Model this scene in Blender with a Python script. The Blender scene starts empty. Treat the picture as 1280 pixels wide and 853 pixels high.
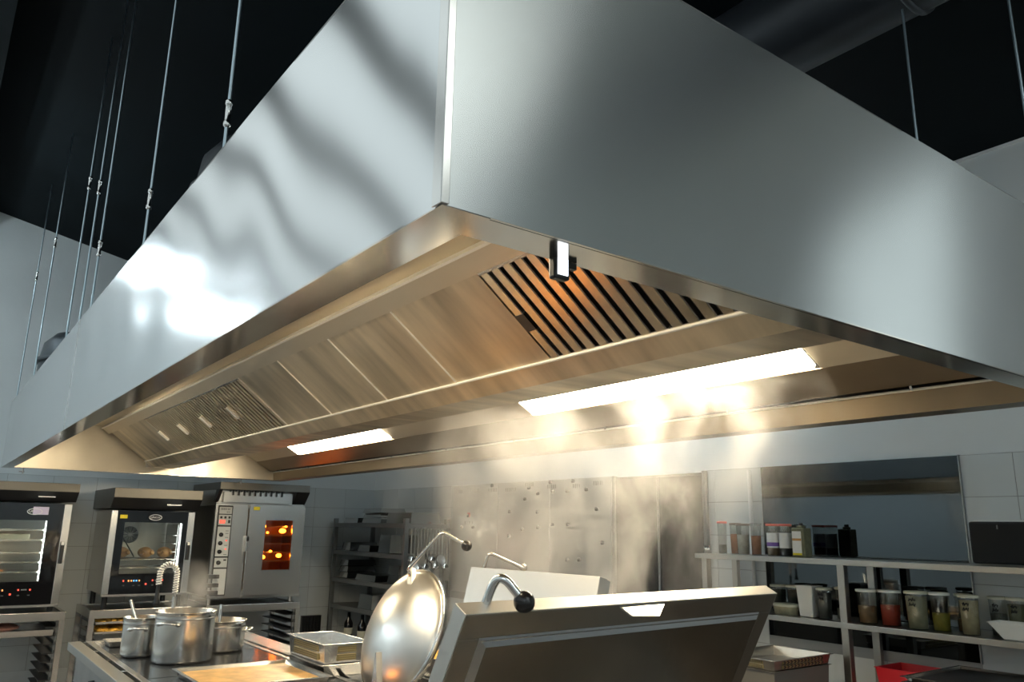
import bpy, bmesh, math, random
from math import sin, cos, pi, radians, sqrt
from mathutils import Vector, Matrix

random.seed(7)
S = bpy.context.scene
COL = S.collection
D = bpy.data

# ------------------------------------------------------------------ camera
YAW, PITCH, ROLL, FPX = 0.63416, 0.23511, 0.017556, 981.2
fw = Vector((sin(YAW)*cos(PITCH), cos(YAW)*cos(PITCH), sin(PITCH)))
rt = Vector((cos(YAW), -sin(YAW), 0)); up = rt.cross(fw)
r2 = rt*cos(ROLL)+up*sin(ROLL); u2 = -rt*sin(ROLL)+up*cos(ROLL)
cam_d = D.cameras.new('camera'); cam = D.objects.new('camera', cam_d); COL.objects.link(cam)
cam_d.sensor_width = 36; cam_d.lens = FPX/1280*36; cam_d.clip_start = .02
m = Matrix((r2, u2, -fw)).transposed().to_4x4(); m.translation = (0, 0, 1.6)
cam.matrix_world = m
S.camera = cam

# ------------------------------------------------------------------ world, exposure
W = D.worlds.new('world'); S.world = W; W.use_nodes = True
W.node_tree.nodes['Background'].inputs[0].default_value = (.55, .7, .8, 1)
W.node_tree.nodes['Background'].inputs[1].default_value = .05
S.view_settings.view_transform = 'Standard'; S.view_settings.look = 'None'
S.view_settings.exposure = 0.0; S.view_settings.gamma = 1
SKY_STRENGTH, HOOD_STRENGTH, ROOM_STRENGTH = 1.0, 66.0, 34.0

# ------------------------------------------------------------------ materials
def mat(name):
    m = D.materials.new(name); m.use_nodes = True
    return m, m.node_tree.nodes, m.node_tree.links
def pmat(name, col, rough=.5, metal=0, spec=.5, bump=None, noise=None, emit=None, estr=1, trans=0, sub=None, aniso=0, tangent=None, rnoise=None):
    """principled; bump=(scale,strength,stretch), noise=(scale,amount,stretch) tints colour, rnoise=(scale,amount,stretch)"""
    m, n, l = mat(name); b = n['Principled BSDF']
    b.inputs['Base Color'].default_value = (*col, 1); b.inputs['Roughness'].default_value = rough
    b.inputs['Metallic'].default_value = metal; b.inputs['Specular IOR Level'].default_value = spec
    tc = n.new('ShaderNodeTexCoord')
    def ntex(scale, st, detail=4):
        mp = n.new('ShaderNodeMapping'); mp.inputs['Scale'].default_value = st or (1, 1, 1)
        l.new(tc.outputs['Object'], mp.inputs[0])
        t = n.new('ShaderNodeTexNoise'); t.inputs['Scale'].default_value = scale; t.inputs['Detail'].default_value = detail
        l.new(mp.outputs[0], t.inputs['Vector']); return t
    if noise:
        t = ntex(noise[0], noise[2] if len(noise) > 2 else None)
        r = n.new('ShaderNodeValToRGB'); a = noise[1]
        r.color_ramp.elements[0].position = .3; r.color_ramp.elements[1].position = .7
        r.color_ramp.elements[0].color = (*[max(0, c*(1-a)) for c in col], 1)
        r.color_ramp.elements[1].color = (*[min(1, c*(1+a)) for c in col], 1)
        l.new(t.outputs[0], r.inputs[0]); l.new(r.outputs[0], b.inputs['Base Color'])
    if rnoise:
        t = ntex(rnoise[0], rnoise[2] if len(rnoise) > 2 else None)
        mr = n.new('ShaderNodeMapRange'); mr.inputs[1].default_value = .3; mr.inputs[2].default_value = .7
        mr.inputs[3].default_value = rough-rnoise[1]; mr.inputs[4].default_value = rough+rnoise[1]
        l.new(t.outputs[0], mr.inputs[0]); l.new(mr.outputs[0], b.inputs['Roughness'])
    if bump:
        t = ntex(bump[0], bump[2] if len(bump) > 2 else None)
        bp = n.new('ShaderNodeBump'); bp.inputs['Strength'].default_value = bump[1]; bp.inputs['Distance'].default_value = .01
        l.new(t.outputs[0], bp.inputs['Height']); l.new(bp.outputs[0], b.inputs['Normal'])
    if emit:
        b.inputs['Emission Color'].default_value = (*emit, 1); b.inputs['Emission Strength'].default_value = estr
    if trans: b.inputs['Transmission Weight'].default_value = trans
    if aniso:
        b.inputs['Anisotropic'].default_value = aniso
        v = n.new('ShaderNodeCombineXYZ')
        for i in range(3): v.inputs[i].default_value = tangent[i]
        l.new(v.outputs[0], b.inputs['Tangent'])
    return m
def glassmat(name, tint, gloss=.12, rough=.03):
    m, n, l = mat(name); n.remove(n['Principled BSDF'])
    t = n.new('ShaderNodeBsdfTransparent'); t.inputs[0].default_value = (*tint, 1)
    g = n.new('ShaderNodeBsdfGlossy'); g.inputs['Roughness'].default_value = rough
    x = n.new('ShaderNodeMixShader'); x.inputs[0].default_value = gloss
    l.new(t.outputs[0], x.inputs[1]); l.new(g.outputs[0], x.inputs[2]); l.new(x.outputs[0], n['Material Output'].inputs[0])
    return m
def emat(name, col, strength):
    m, n, l = mat(name); n.remove(n['Principled BSDF'])
    e = n.new('ShaderNodeEmission'); e.inputs[0].default_value = (*col, 1); e.inputs[1].default_value = strength
    l.new(e.outputs[0], n['Material Output'].inputs[0]); return m

M = {}
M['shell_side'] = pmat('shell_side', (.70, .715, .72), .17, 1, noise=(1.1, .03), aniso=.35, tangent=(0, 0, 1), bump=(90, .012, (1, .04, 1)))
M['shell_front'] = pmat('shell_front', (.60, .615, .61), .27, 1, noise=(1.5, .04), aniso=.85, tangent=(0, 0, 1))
M['steel'] = pmat('steel', (.58, .57, .55), .27, 1)
M['steel_in'] = pmat('steel_inner_hood', (.72, .645, .52), .40, 1, noise=(3.5, .08, (1, .35, 1)), rnoise=(6, .06, (1, .4, 1)))  # warm bounce light is partly put into this steel's colour
M['steel_flange'] = pmat('steel_flange', (.66, .62, .56), .13, 1, noise=(4, .05))
M['steel_stained'] = pmat('steel_stained', (.66, .585, .46), .42, 1, noise=(2.6, .34, (.5, 2.6, .5)), rnoise=(5, .08, (1, .4, 1)))
M['edge'] = pmat('bright_edge', (.93, .90, .84), .5, .55)
M['steel_dark'] = pmat('steel_dark', (.33, .33, .33), .34, 1, rnoise=(6, .05))
M['steel_sheen'] = pmat('steel_orange_sheen', (.62, .49, .30), .32, 1, noise=(2.2, .22), rnoise=(6, .06))  # orange reflection put into the steel's colour
M['chrome'] = pmat('chrome', (.75, .75, .74), .12, 1)
M['steel_bright'] = pmat('steel_bright', (.72, .71, .69), .2, 1, rnoise=(5, .05))
M['steel_pot'] = pmat('steel_pot', (.66, .65, .62), .24, 1, bump=(50, .03, (1, 1, .03)))
M['lid_dome'] = pmat('lid_dome', (.76, .74, .70), .33, 1, rnoise=(4, .05))
M['lid_plate'] = pmat('lid_plate', (.58, .56, .52), .42, 1, bump=(70, .03))
M['lid_inner'] = pmat('lid_inner', (.21, .18, .14), .27, 1, noise=(2.5, .2), bump=(26, .05))
M['grey_metal'] = pmat('grey_painted_metal', (.2, .21, .215), .42, .5, noise=(8, .06))
M['rod'] = pmat('rod', (.42, .52, .58), .3, 1)
M['black'] = pmat('black_plastic', (.012, .012, .013), .35)
M['ball'] = pmat('black_ball', (.015, .013, .012), .22)
M['black_matte'] = pmat('black_matte', (.006, .007, .008), .8)
M['black_glass'] = pmat('black_glass', (.004, .004, .005), .05, spec=.6)
M['hob_glass'] = pmat('hob_glass', (.035, .036, .038), .12, spec=.8)
M['dark_duct'] = pmat('dark_duct', (.03, .035, .042), .45, .4, noise=(3, .2))
M['fan_cowl'] = pmat('fan_cowl', (.03, .04, .048), .45, .5)
M['ceiling'] = pmat('ceiling_black', (.003, .0062, .008), .75, spec=.12, noise=(.7, .35))
M['plaster'] = pmat('plaster', (.66, .70, .71), .8, bump=(7, .28), noise=(1.5, .03))
M['plaster_dark'] = pmat('plaster_dark', (.5, .51, .5), .7, noise=(1, .1))
M['grout'] = pmat('grout', (.30, .31, .31), .9)
M['tile'] = pmat('tile', (.58, .62, .625), .22, spec=.5, noise=(.9, .04), bump=(3, .03))
M['floor'] = pmat('floor_tile', (.19, .17, .155), .5, noise=(3, .15), bump=(20, .05))
M['frame_grey'] = pmat('window_frame', (.05, .06, .065), .5)
M['sky_glow'] = emat('sky_glow_pane', (.86, .97, .985), SKY_STRENGTH)
M['roof_glow'] = emat('roof_glow', (.93, 1.0, .95), 2.5)
M['frost_glow'] = emat('frost_glow_pane', (.84, .97, .98), 1.25)
M['left_fill'] = emat('hood_left_fill', (1.0, .85, .60), HOOD_STRENGTH*.62)
M['steel_mid'] = pmat('steel_mid', (.40, .39, .36), .34, 1)
M['pan_shiny'] = pmat('pan_shiny', (.45, .45, .44), .13, 1)
M['slat'] = pmat('slat_steel', (.70, .62, .48), .27, 1, noise=(4, .05))
M['mesh_gold'] = pmat('punched_field', (.36, .30, .15), .5, .6)
M['lid_frame'] = pmat('lid_frame', (.34, .31, .265), .25, 1)
M['bin_grey'] = pmat('bin_grey', (.15, .145, .13), .5, .3)
M['canopy'] = pmat('canopy_metal', (.17, .16, .14), .42, .8)
M['gutter'] = pmat('gutter_steel_shaded', (.26, .205, .14), .34, 1, noise=(3, .08))  # darkened in its colour for the shadow on the hood's right side
M['lamp_warm'] = emat('hood_lamp', (1.0, .85, .60), HOOD_STRENGTH)
M['lamp_cool'] = emat('room_lamp', (.80, .94, 1.0), ROOM_STRENGTH)
M['lamp_small'] = emat('lit_screen', (.85, .92, 1), 3.0)
M['oven_white'] = emat('oven_lamp', (.95, 1, .98), 11.0)
M['oven_amber'] = emat('oven_amber_lamp', (1.0, .38, .05), 34.0)
M['hob_glow'] = emat('hob_glow', (1, .32, .05), 11.0)
M['led_red'] = emat('led_red', (1, .10, .06), 2.2)
M['led_blue'] = emat('led_blue', (.15, .45, 1), 2.2)
M['led_amber'] = emat('led_amber', (1, .35, .1), 2.2)
M['oven_glass'] = glassmat('oven_glass', (.86, .88, .86), .06)
M['amber_glass'] = glassmat('amber_glass', (.9, .6, .35), .08)
M['jar_glass'] = glassmat('jar_plastic', (.80, .82, .80), .13, .12)
M['cavity'] = pmat('oven_cavity', (.60, .58, .52), .4, .2)
M['cavity_dark'] = pmat('oven_cavity_amber', (.50, .26, .10), .45, .3)
M['white'] = pmat('white_plastic', (.72, .72, .68), .45)
M['white_print'] = pmat('white_print', (.80, .82, .82), .5)
M['cream_lid'] = pmat('cream_lid', (.52, .52, .42), .5)
M['panel_face'] = pmat('control_panel_face', (.52, .54, .53), .45)
M['yellow'] = pmat('yellow_sticker', (.75, .62, .02), .6)
M['lilac'] = pmat('lilac_paper', (.58, .53, .72), .7)
M['red'] = pmat('red_plastic', (.55, .01, .02), .4)
M['red_lid'] = pmat('red_lid', (.70, .09, .06), .45)
M['purple'] = pmat('purple_print', (.16, .08, .4), .6)
M['brown_lid'] = pmat('brown_lid', (.12, .085, .06), .5)
M['mark'] = pmat('marker_ink', (.015, .015, .015), .8)
M['grey_print'] = pmat('grey_print', (.12, .13, .13), .7)
M['food_bread'] = pmat('roast', (.42, .22, .07), .6, noise=(9, .5), bump=(14, .4))
M['food_yellow'] = pmat('golden_pieces', (.70, .38, .05), .6, noise=(12, .4), bump=(20, .4))
M['food_meat'] = pmat('pale_meat', (.62, .30, .24), .5, noise=(9, .4))
M['soup'] = pmat('orange_sauce', (.62, .36, .12), .35, noise=(14, .3), bump=(18, .15))
M['dark_liquid'] = pmat('stock', (.35, .28, .15), .15)
for nm, c in dict(orange=(.55, .17, .05), whiteish=(.55, .55, .48), cream=(.60, .50, .30), pale=(.42, .40, .27), amber=(.35, .17, .04), redspice=(.55, .05, .015),
                  olive=(.35, .30, .03), tan=(.38, .22, .10), dark=(.03, .035, .03), greyish=(.16, .17, .15), greenish=(.22, .22, .13)).items():
    M['c_'+nm] = pmat('contents_'+nm, tuple(v*.72 for v in c), .7, noise=(30, .2))  # colours darkened for the dim light along the right wall
M['board'] = pmat('board_grey', (.46, .48, .475), .3, .55, noise=(.8, .05), )
M['dark_pane'] = pmat('dark_mirror', (.066, .074, .077), .03, 1)
M['door_dark'] = pmat('door_dark', (.008, .008, .009), .25, spec=.4)
M['white_trim'] = pmat('white_trim', (.72, .74, .75), .4)

# ------------------------------------------------------------------ mesh helpers
class MB:
    def __init__(self): self.v = []; self.f = []; self.s = []
    def add(self, vs, fs, smooth=False):
        o = len(self.v); self.v += [tuple(x) for x in vs]; self.f += [tuple(i+o for i in f) for f in fs]; self.s += [smooth]*len(fs); return self
    def box(self, a, b, mtx=None):
        x0, y0, z0 = a; x1, y1, z1 = b
        vs = [Vector(p) for p in ((x0,y0,z0),(x1,y0,z0),(x1,y1,z0),(x0,y1,z0),(x0,y0,z1),(x1,y0,z1),(x1,y1,z1),(x0,y1,z1))]
        if mtx: vs = [mtx @ p for p in vs]
        return self.add(vs, ((0,3,2,1),(4,5,6,7),(0,1,5,4),(1,2,6,5),(2,3,7,6),(3,0,4,7)))
    def prism(self, poly, axis, a, b):
        """poly of 2-D points extruded along axis 0/1/2 (the other two axes in order)"""
        def p3(p, t):
            return (t, p[0], p[1]) if axis == 0 else ((p[0], t, p[1]) if axis == 1 else (p[0], p[1], t))
        n = len(poly); vs = [p3(p, a) for p in poly]+[p3(p, b) for p in poly]
        fs = [tuple(range(n)), tuple(range(2*n-1, n-1, -1))]+[(i, i+n, (i+1) % n+n, (i+1) % n) for i in range(n)]
        return self.add(vs, fs)
    def tube(self, pts, r, seg=10, cap=True):
        pts = [Vector(p) for p in pts]; n = len(pts); rings = []
        rr = r if isinstance(r, (list, tuple)) else [r]*n
        prev = None
        for i, p in enumerate(pts):
            t = (pts[min(i+1, n-1)]-pts[max(i-1, 0)]).normalized()
            if prev is None:
                a = t.orthogonal().normalized()
            else:
                a = (prev-t*prev.dot(t)).normalized()
            prev = a; b = t.cross(a)
            rings.append([p+(a*cos(2*pi*k/seg)+b*sin(2*pi*k/seg))*rr[i] for k in range(seg)])
        vs = [v for q in rings for v in q]
        fs = [(i*seg+k, i*seg+(k+1) % seg, (i+1)*seg+(k+1) % seg, (i+1)*seg+k) for i in range(n-1) for k in range(seg)]
        self.add(vs, fs, True)
        if cap: self.add(rings[0], [tuple(range(seg-1, -1, -1))]); self.add(rings[-1], [tuple(range(seg))])
        return self
    def lathe(self, prof, seg=28, c=(0,0,0), mtx=None, smooth=True):
        """prof: (r,z) list; open ends closed when r>0"""
        c = Vector(c); vs = []
        for r, z in prof:
            for k in range(seg):
                p = Vector((r*cos(2*pi*k/seg), r*sin(2*pi*k/seg), z))
                vs.append((mtx @ p if mtx else p)+c)
        fs = [(i*seg+k, i*seg+(k+1) % seg, (i+1)*seg+(k+1) % seg, (i+1)*seg+k) for i in range(len(prof)-1) for k in range(seg)]
        return self.add(vs, fs, smooth)
    def ball(self, c, r, seg=18, sc=(1,1,1)):
        prof = [(max(1e-4, sin(pi*i/10)), -cos(pi*i/10)) for i in range(11)]
        mt = Matrix.Diagonal((r*sc[0], r*sc[1], r*sc[2])); return self.lathe(prof, seg, c, mt)
    def obj(self, name, m, parent=None, bevel=0, kind=None, label=None, loc=None):
        me = D.meshes.new(name); me.from_pydata(self.v, [], self.f); me.update()
        for p, s in zip(me.polygons, self.s): p.use_smooth = s
        bm = bmesh.new(); bm.from_mesh(me); bmesh.ops.recalc_face_normals(bm, faces=bm.faces)
        bm.to_mesh(me); bm.free()
        me.materials.append(m if not isinstance(m, str) else M[m])
        o = D.objects.new(name, me); COL.objects.link(o)
        if parent: o.parent = parent
        if loc: o.location = loc
        if bevel:
            b = o.modifiers.new('bevel', 'BEVEL'); b.width = bevel; b.segments = 2; b.limit_method = 'ANGLE'; b.angle_limit = radians(50)
        if kind: o['kind'] = kind
        if label: o['label'] = label
        return o
def thing(name, label, cat, loc=(0,0,0), rotz=0, group=None, rot=None):
    o = D.objects.new(name, None); COL.objects.link(o); o.empty_display_size = .1
    o.location = loc; o.rotation_euler = rot or (0, 0, rotz); o['label'] = label; o['category'] = cat
    if group: o['group'] = group
    return o
def tag(o, label, cat, group=None):
    o['label'] = label; o['category'] = cat
    if group: o['group'] = group
    return o
def struct(o): o['kind'] = 'structure'; return o
def again(src, name, parent, loc, rot=None):
    o = D.objects.new(name, src.data); COL.objects.link(o); o.parent = parent; o.location = loc
    if rot: o.rotation_euler = rot
    for md in src.modifiers:
        k = o.modifiers.new(md.name, md.type)
        if md.type == 'BEVEL': k.width = md.width; k.segments = md.segments; k.limit_method = 'ANGLE'; k.angle_limit = md.angle_limit
    return o
def dup(root, loc, label=None, group=None, rot=None):
    r = root.copy(); COL.objects.link(r); r.location = loc
    if label: r['label'] = label
    if group: r['group'] = group
    if rot: r.rotation_euler = rot
    for ch in list(root.children):
        c = ch.copy(); COL.objects.link(c); c.parent = r
        for g in ch.children:
            d = g.copy(); COL.objects.link(d); d.parent = c
    return r
def text(name, body, size, m, parent, loc, rot, extrude=.0008, align='CENTER'):
    cu = D.curves.new(name, 'FONT'); cu.body = body; cu.size = size; cu.extrude = extrude; cu.align_x = align; cu.align_y = 'CENTER'; cu.resolution_u = 2
    tmp = D.objects.new(name+'_t', cu); COL.objects.link(tmp)
    dg = bpy.context.evaluated_depsgraph_get(); me = D.meshes.new_from_object(tmp.evaluated_get(dg))
    D.objects.remove(tmp); D.curves.remove(cu)
    me.materials.clear(); me.materials.append(M[m])
    o = D.objects.new(name, me); COL.objects.link(o); o.parent = parent; o.location = loc; o.rotation_euler = rot
    return o
def marks(name, n, size, m, parent, loc, face):
    """a word too small to read: a row of letter-like strokes"""
    rnd = random.Random(int(abs(loc[0]*977+loc[1]*613+loc[2]*389)*100)); mb = MB(); w = size*.62; t = size*.16
    def bx(u0, v0, u1, v1):
        if face == 'Y': mb.box((u0, -.0006, v0), (u1, 0, v1))
        else: mb.box((-.0006, -u1, v0), (0, -u0, v1))
    for i in range(n):
        u = (i-n/2)*w; k = rnd.random()
        bx(u, -size*.4, u+t, size*.4)
        if k < .7: bx(u+w*.62-t, -size*.4, u+w*.62, size*.4)
        for v in (-.4, -.07, .24):
            if rnd.random() < .6: bx(u+t, size*v, u+w*.62-t, size*v+t)
    return mb.obj(name, m, parent, loc=loc)
FACE_Y = (pi/2, 0, 0)          # text facing -Y
FACE_X = (pi/2, 0, -pi/2)      # text facing -X
def arc(c, r, a0, a1, n, ax, ay):
    c = Vector(c); ax = Vector(ax); ay = Vector(ay)
    return [c+ax*r*cos(a0+(a1-a0)*i/n)+ay*r*sin(a0+(a1-a0)*i/n) for i in range(n+1)]
def bend(pts, r=.03, n=6):
    """round the inner corners of a polyline"""
    pts = [Vector(p) for p in pts]; out = [pts[0]]
    for i in range(1, len(pts)-1):
        a, b, c = pts[i-1], pts[i], pts[i+1]
        p = b+(a-b).normalized()*r; q = b+(c-b).normalized()*r
        for k in range(n+1):
            t = k/n; out.append(p*(1-t)**2+b*2*t*(1-t)+q*t*t)
    out.append(pts[-1]); return out
def open_box(mb, x0, x1, y0, y1, z0, z1, t=.003, taper=.01, flange=.012):
    """thin walled pan with a turned-out rim"""
    a = taper
    o = [(x0+a,y0+a,z0),(x1-a,y0+a,z0),(x1-a,y1-a,z0),(x0+a,y1-a,z0)]
    tp = [(x0,y0,z1),(x1,y0,z1),(x1,y1,z1),(x0,y1,z1)]
    f = flange
    fo = [(x0-f,y0-f,z1),(x1+f,y0-f,z1),(x1+f,y1+f,z1),(x0-f,y1+f,z1)]
    ft = [(p[0],p[1],z1+t) for p in fo]
    it = [(x0+t,y0+t,z1+t),(x1-t,y0+t,z1+t),(x1-t,y1-t,z1+t),(x0+t,y1-t,z1+t)]
    ib = [(x0+a+t,y0+a+t,z0+t),(x1-a-t,y0+a+t,z0+t),(x1-a-t,y1-a-t,z0+t),(x0+a+t,y1-a-t,z0+t)]
    vs = o+tp+fo+ft+it+ib; fs = [(3,2,1,0),(20,21,22,23)]
    for s in (0, 4, 8, 12, 16):
        for k in range(4): fs.append((s+k, s+(k+1) % 4, s+4+(k+1) % 4, s+4+k))
    return mb.add(vs, fs)

# ------------------------------------------------------------------ the room
XR, YF, XL, YB = 4.74, 9.4, -3.0, -5.0
def ceil_z(x): return 4.787-.2046*x
struct(MB().box((XL-.2, YB-.2, -.1), (XR+.4, YF+.2, 0)).obj('floor', 'floor'))
ztop = ceil_z(XR)
wf = struct(MB().prism([(XL, 0), (XR, 0), (XR, ztop), (0, 4.787), (-.05, 4.6), (XL, 2.3)], 1, YF, YF+.2).obj('wall_far', 'plaster'))
wr = struct(MB().box((XR, -1.05, 0), (XR+.2, YF, ztop)).obj('wall_right', 'plaster'))
MB().box((XR, YB, 0), (XR+.2, -1.05, ztop)).obj('dark_section', 'plaster_dark', wr)  # unseen stretch, its tone set for the hood front's reflection
MB().box((XR-.004, -.15, 0), (XR+.0, .55, ztop-.02)).obj('dark_section', 'plaster_dark', wr)  # unseen dark sheet added to shape the same reflection
MB().box((XR-.012, -1.0, ztop-.016), (XR, YF, ztop)).obj('top_edge', 'white_trim', wr)
struct(MB().box((XL-.2, YB, 0), (XL, YF, 2.3)).obj('wall_left', 'plaster'))
struct(MB().prism([(XL, 0), (XR, 0), (XR, ztop), (0, 4.787), (-.05, 4.6), (XL, 2.3)], 1, YB-.2, YB).obj('wall_back', 'plaster'))
struct(MB().prism([(0, 4.787), (XR+.2, ceil_z(XR+.2)), (XR+.2, ceil_z(XR+.2)+.1), (0, 4.887)], 1, YB-.2, YF+.2).obj('ceiling', 'ceiling'))
struct(MB().prism([(.02, 4.77), (XR, ceil_z(XR)-.01), (XR, ceil_z(XR)-.002), (.02, 4.779)], 1, YB, .2).obj('added_ceiling_sheet', 'plaster_dark'))  # unseen paler ceiling sheet added for the hood front's reflection
struct(MB().box((-.16, YB, 4.42), (.02, YF, 4.80)).obj('trim_1', 'ceiling'))
# unseen sloped glazing on the left, shaped for the stripes mirrored in the hood
win = struct(MB().prism([(XL, 2.3), (XL+.12, 2.3), (-.1, 4.42), (-.1, 4.54)], 1, YB, YB+.12).obj('unseen_glazing', 'frame_grey'))
k = 0; y = YB+.12
sl = (4.48-2.33)/(-.13-XL)
ys = [YB+.12, -3.5, -2.5, -1.5, -.5, .5, 1.5, 2.5, 3.45, 4.5, 5.55, 6.6, 7.6, 8.6, YF]
for i in range(len(ys)-1):
    a = ys[i]+(.12 if i else 0); b = ys[i+1]-(.12 if i < len(ys)-2 else 0)
    MB().prism([(XL+.02, 2.34), (XL+.05, 2.33), (-.12, 4.47), (-.15, 4.49)], 1, a, b).obj('pane', 'sky_glow', win)
    if i: MB().prism([(XL, 2.3), (XL+.1, 2.28), (-.1, 4.40), (-.1, 4.54)], 1, ys[i]-.12, ys[i]+.12).obj('mullion', 'frame_grey', win)

# unseen roof and side glow panes, added for the hood front's reflections
w3 = struct(MB().prism([(.6, ceil_z(.6)-.03), (2.8, ceil_z(2.8)-.03), (2.8, ceil_z(2.8)-.012), (.6, ceil_z(.6)-.012)], 1, -4.7, -1.35).obj('added_roof_glow', 'frame_grey'))
MB().prism([(.65, ceil_z(.65)-.034), (2.75, ceil_z(2.75)-.034), (2.75, ceil_z(2.75)-.03), (.65, ceil_z(.65)-.03)], 1, -4.65, -1.4).obj('pane', 'roof_glow', w3)
w4 = struct(MB().box((XR-.02, -.95, 1.2), (XR, -.25, 3.75)).obj('added_side_glow', 'frame_grey'))
MB().box((XR-.024, -.91, 1.25), (XR-.02, -.29, 3.7)).obj('pane', 'frost_glow', w4)
# wall tiles
TW, TH, TZ = .406, .2345, 2.052
t0 = MB().box((.002, -.008, .002), (TW-.002, 0, TH-.002)).obj('tile', 'tile', wf, loc=(XR-TW, YF, TZ-TH))
for r in range(8):
    for c in range(12):
        if r or c: again(t0, 'tile', wf, (XR-TW*(c+1), YF, TZ-TH*(r+1)))
MB().box((-.14, YF-.006, TZ-8*TH), (XR, YF+.01, TZ+.001)).obj('grout', 'grout', wf)
t1 = None
y0t = 1.83-TW*3
def rtile(ya, yb, r):
    global t1
    full = abs(yb-ya-TW) < 1e-4
    if full and t1: again(t1, 'tile', wr, (XR, ya, TZ-TH*(r+1))); return
    o = MB().box((-.008, .002, .002), (0, yb-ya-.002, TH-.002)).obj('tile', 'tile', wr, loc=(XR, ya, TZ-TH*(r+1)))
    if full: t1 = o
for r in range(8):
    for c in range(22):
        a = y0t+c*TW; b = min(a+TW, YF-.01)
        segs = [(a, b)]
        for lo, hi in ([(3.93, 4.92)]+([(2.11, 3.44), (4.92, 7.46)] if r < 5 else [])):     # door, dark pane and board lie over these
            ns = []
            for s, e in segs:
                if e <= lo or s >= hi: ns.append((s, e)); continue
                if s < lo-.02: ns.append((s, lo))
                if e > hi+.02: ns.append((hi, e))
            segs = ns
        for s, e in segs: rtile(s, e, r)
MB().box((XR-.005, y0t, TZ-8*TH), (XR+.01, 3.93, TZ+.001)).obj('grout', 'grout', wr)
MB().box((XR-.005, 4.92, TZ-8*TH), (XR+.01, YF, TZ+.001)).obj('grout', 'grout', wr)

# double door, dark
d1 = struct(MB().box((XR-.012, 3.93, 0), (XR+.005, 4.92, 2.04)).obj('door_1', 'black_matte'))
MB().box((XR-.03, 3.96, .01), (XR-.012, 4.40, 2.02)).obj('door_leaf', 'door_dark', d1, bevel=.003)
MB().box((XR-.03, 4.425, .01), (XR-.012, 4.89, 2.02)).obj('door_leaf', 'door_dark', d1, bevel=.003)
MB().box((XR-.034, 4.402, .01), (XR-.012, 4.423, 2.02)).obj('meeting_strip', 'steel_dark', d1)
for yy in (3.93, 4.90): MB().box((XR-.04, yy-.005, 0), (XR, yy+.025, 2.05)).obj('door_jamb', 'grey_metal', d1)
# dark reflecting pane
w2 = struct(MB().box((XR-.022, 2.11, .94), (XR, 3.44, 2.052)).obj('window_2', 'dark_pane'))
MB().box((XR-.025, 2.105, .935), (XR-.0, 2.111, 2.055)).obj('edge_strip', 'steel_dark', w2)
tag(MB().tube([(XR-.03, 3.535, 1.2), (XR-.03, 3.535, 2.035)], .014).obj('conduit_pipe', 'white_trim'), 'white vertical pipe on the tiled strip left of the dark wall pane', 'pipe')

# ------------------------------------------------------------------ extractor hood
X0, Y0, L, HW, ZH, HH = .535, .902, 7.352, 2.528, 2.05, .579
X1, Y1, ZT = X0+HW, Y0+L, ZH+HH
hood = thing('extractor_hood', 'huge brushed stainless steel island extractor hood with baffle filters hanging over the cooking range', 'hood', (X0, Y0, ZH))
def H(x, y, z): return (x-X0, y-Y0, z-ZH)
def hb(name, a, b, m, parent=hood, **kw): return MB().box(H(*a), H(*b)).obj(name, m, parent, **kw)
def sheet(name, m, org, du, dv, nu, nv, f, nrm, thick=.002):
    """gently buckled sheet: f(u,v) metres along nrm"""
    vs = []; fs = []; org, du, dv, nrm = map(Vector, (org, du, dv, nrm))
    for i in range(nu+1):
        for j in range(nv+1):
            u, v = i/nu, j/nv
            vs.append(org+du*u+dv*v+nrm*f(u, v))
    for i in range(nu):
        for j in range(nv):
            q = i*(nv+1)+j; fs.append((q, q+nv+1, q+nv+2, q+1))
    mb = MB().add(vs, fs, True)
    a, b, c, d = org-nrm*.006, org+du-nrm*.006, org+du+dv-nrm*.006, org+dv-nrm*.006
    e = [p-nrm*.002 for p in (a, b, c, d)]
    mb.add([a, b, c, d]+e, ((0,1,2,3),(7,6,5,4),(0,4,5,1),(1,5,6,2),(2,6,7,3),(3,7,4,0)))
    return mb.obj(name, m, hood)
SEAM = 4.545
def buckle_side(y0, y1):
    def f(u, v):
        y = y0+(y1-y0)*u; z = v
        e = min(1, u*(y1-y0)/.12, (1-u)*(y1-y0)/.12)
        w = sin(pi*min(1, max(0, v)))
        return e*(.0016*sin(7.5*y+1.8*sin(2.6*z+.6)+.8)*(.35+.65*w)+.0010*sin(13*y-4*z+1.0)*w+.0007*w)
    return f
sheet('side_panel', 'shell_side', H(X0, Y0, ZH), (0, SEAM-Y0, 0), (0, 0, HH), 90, 16, buckle_side(Y0, SEAM), (-1, 0, 0))
sheet('side_panel', 'shell_side', H(X0, SEAM+.004, ZH), (0, Y1-SEAM-.004, 0), (0, 0, HH), 60, 12, buckle_side(SEAM, Y1), (-1, 0, 0))
hb('seam_strip', (X0-.0025, SEAM-.004, ZH), (X0+.001, SEAM+.008, ZT), 'chrome')
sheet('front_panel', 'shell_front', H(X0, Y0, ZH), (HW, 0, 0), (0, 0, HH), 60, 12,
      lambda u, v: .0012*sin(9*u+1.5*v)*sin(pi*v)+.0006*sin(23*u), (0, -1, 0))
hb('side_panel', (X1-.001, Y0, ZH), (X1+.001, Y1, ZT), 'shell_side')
hb('back_panel', (X0, Y1-.001, ZH), (X1, Y1+.001, ZT), 'shell_side')
hb('top_panel', (X0, Y0, ZT-.003), (X1, Y1, ZT), 'steel_dark')
MB().box(H(X0-.004, Y0-.0045, ZH), H(X0+.010, Y0-.001, ZT)).box(H(X0-.0045, Y0-.004, ZH), H(X0-.001, Y0+.022, ZT)).obj('corner_trim', 'steel_bright', hood, bevel=.001)
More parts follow.
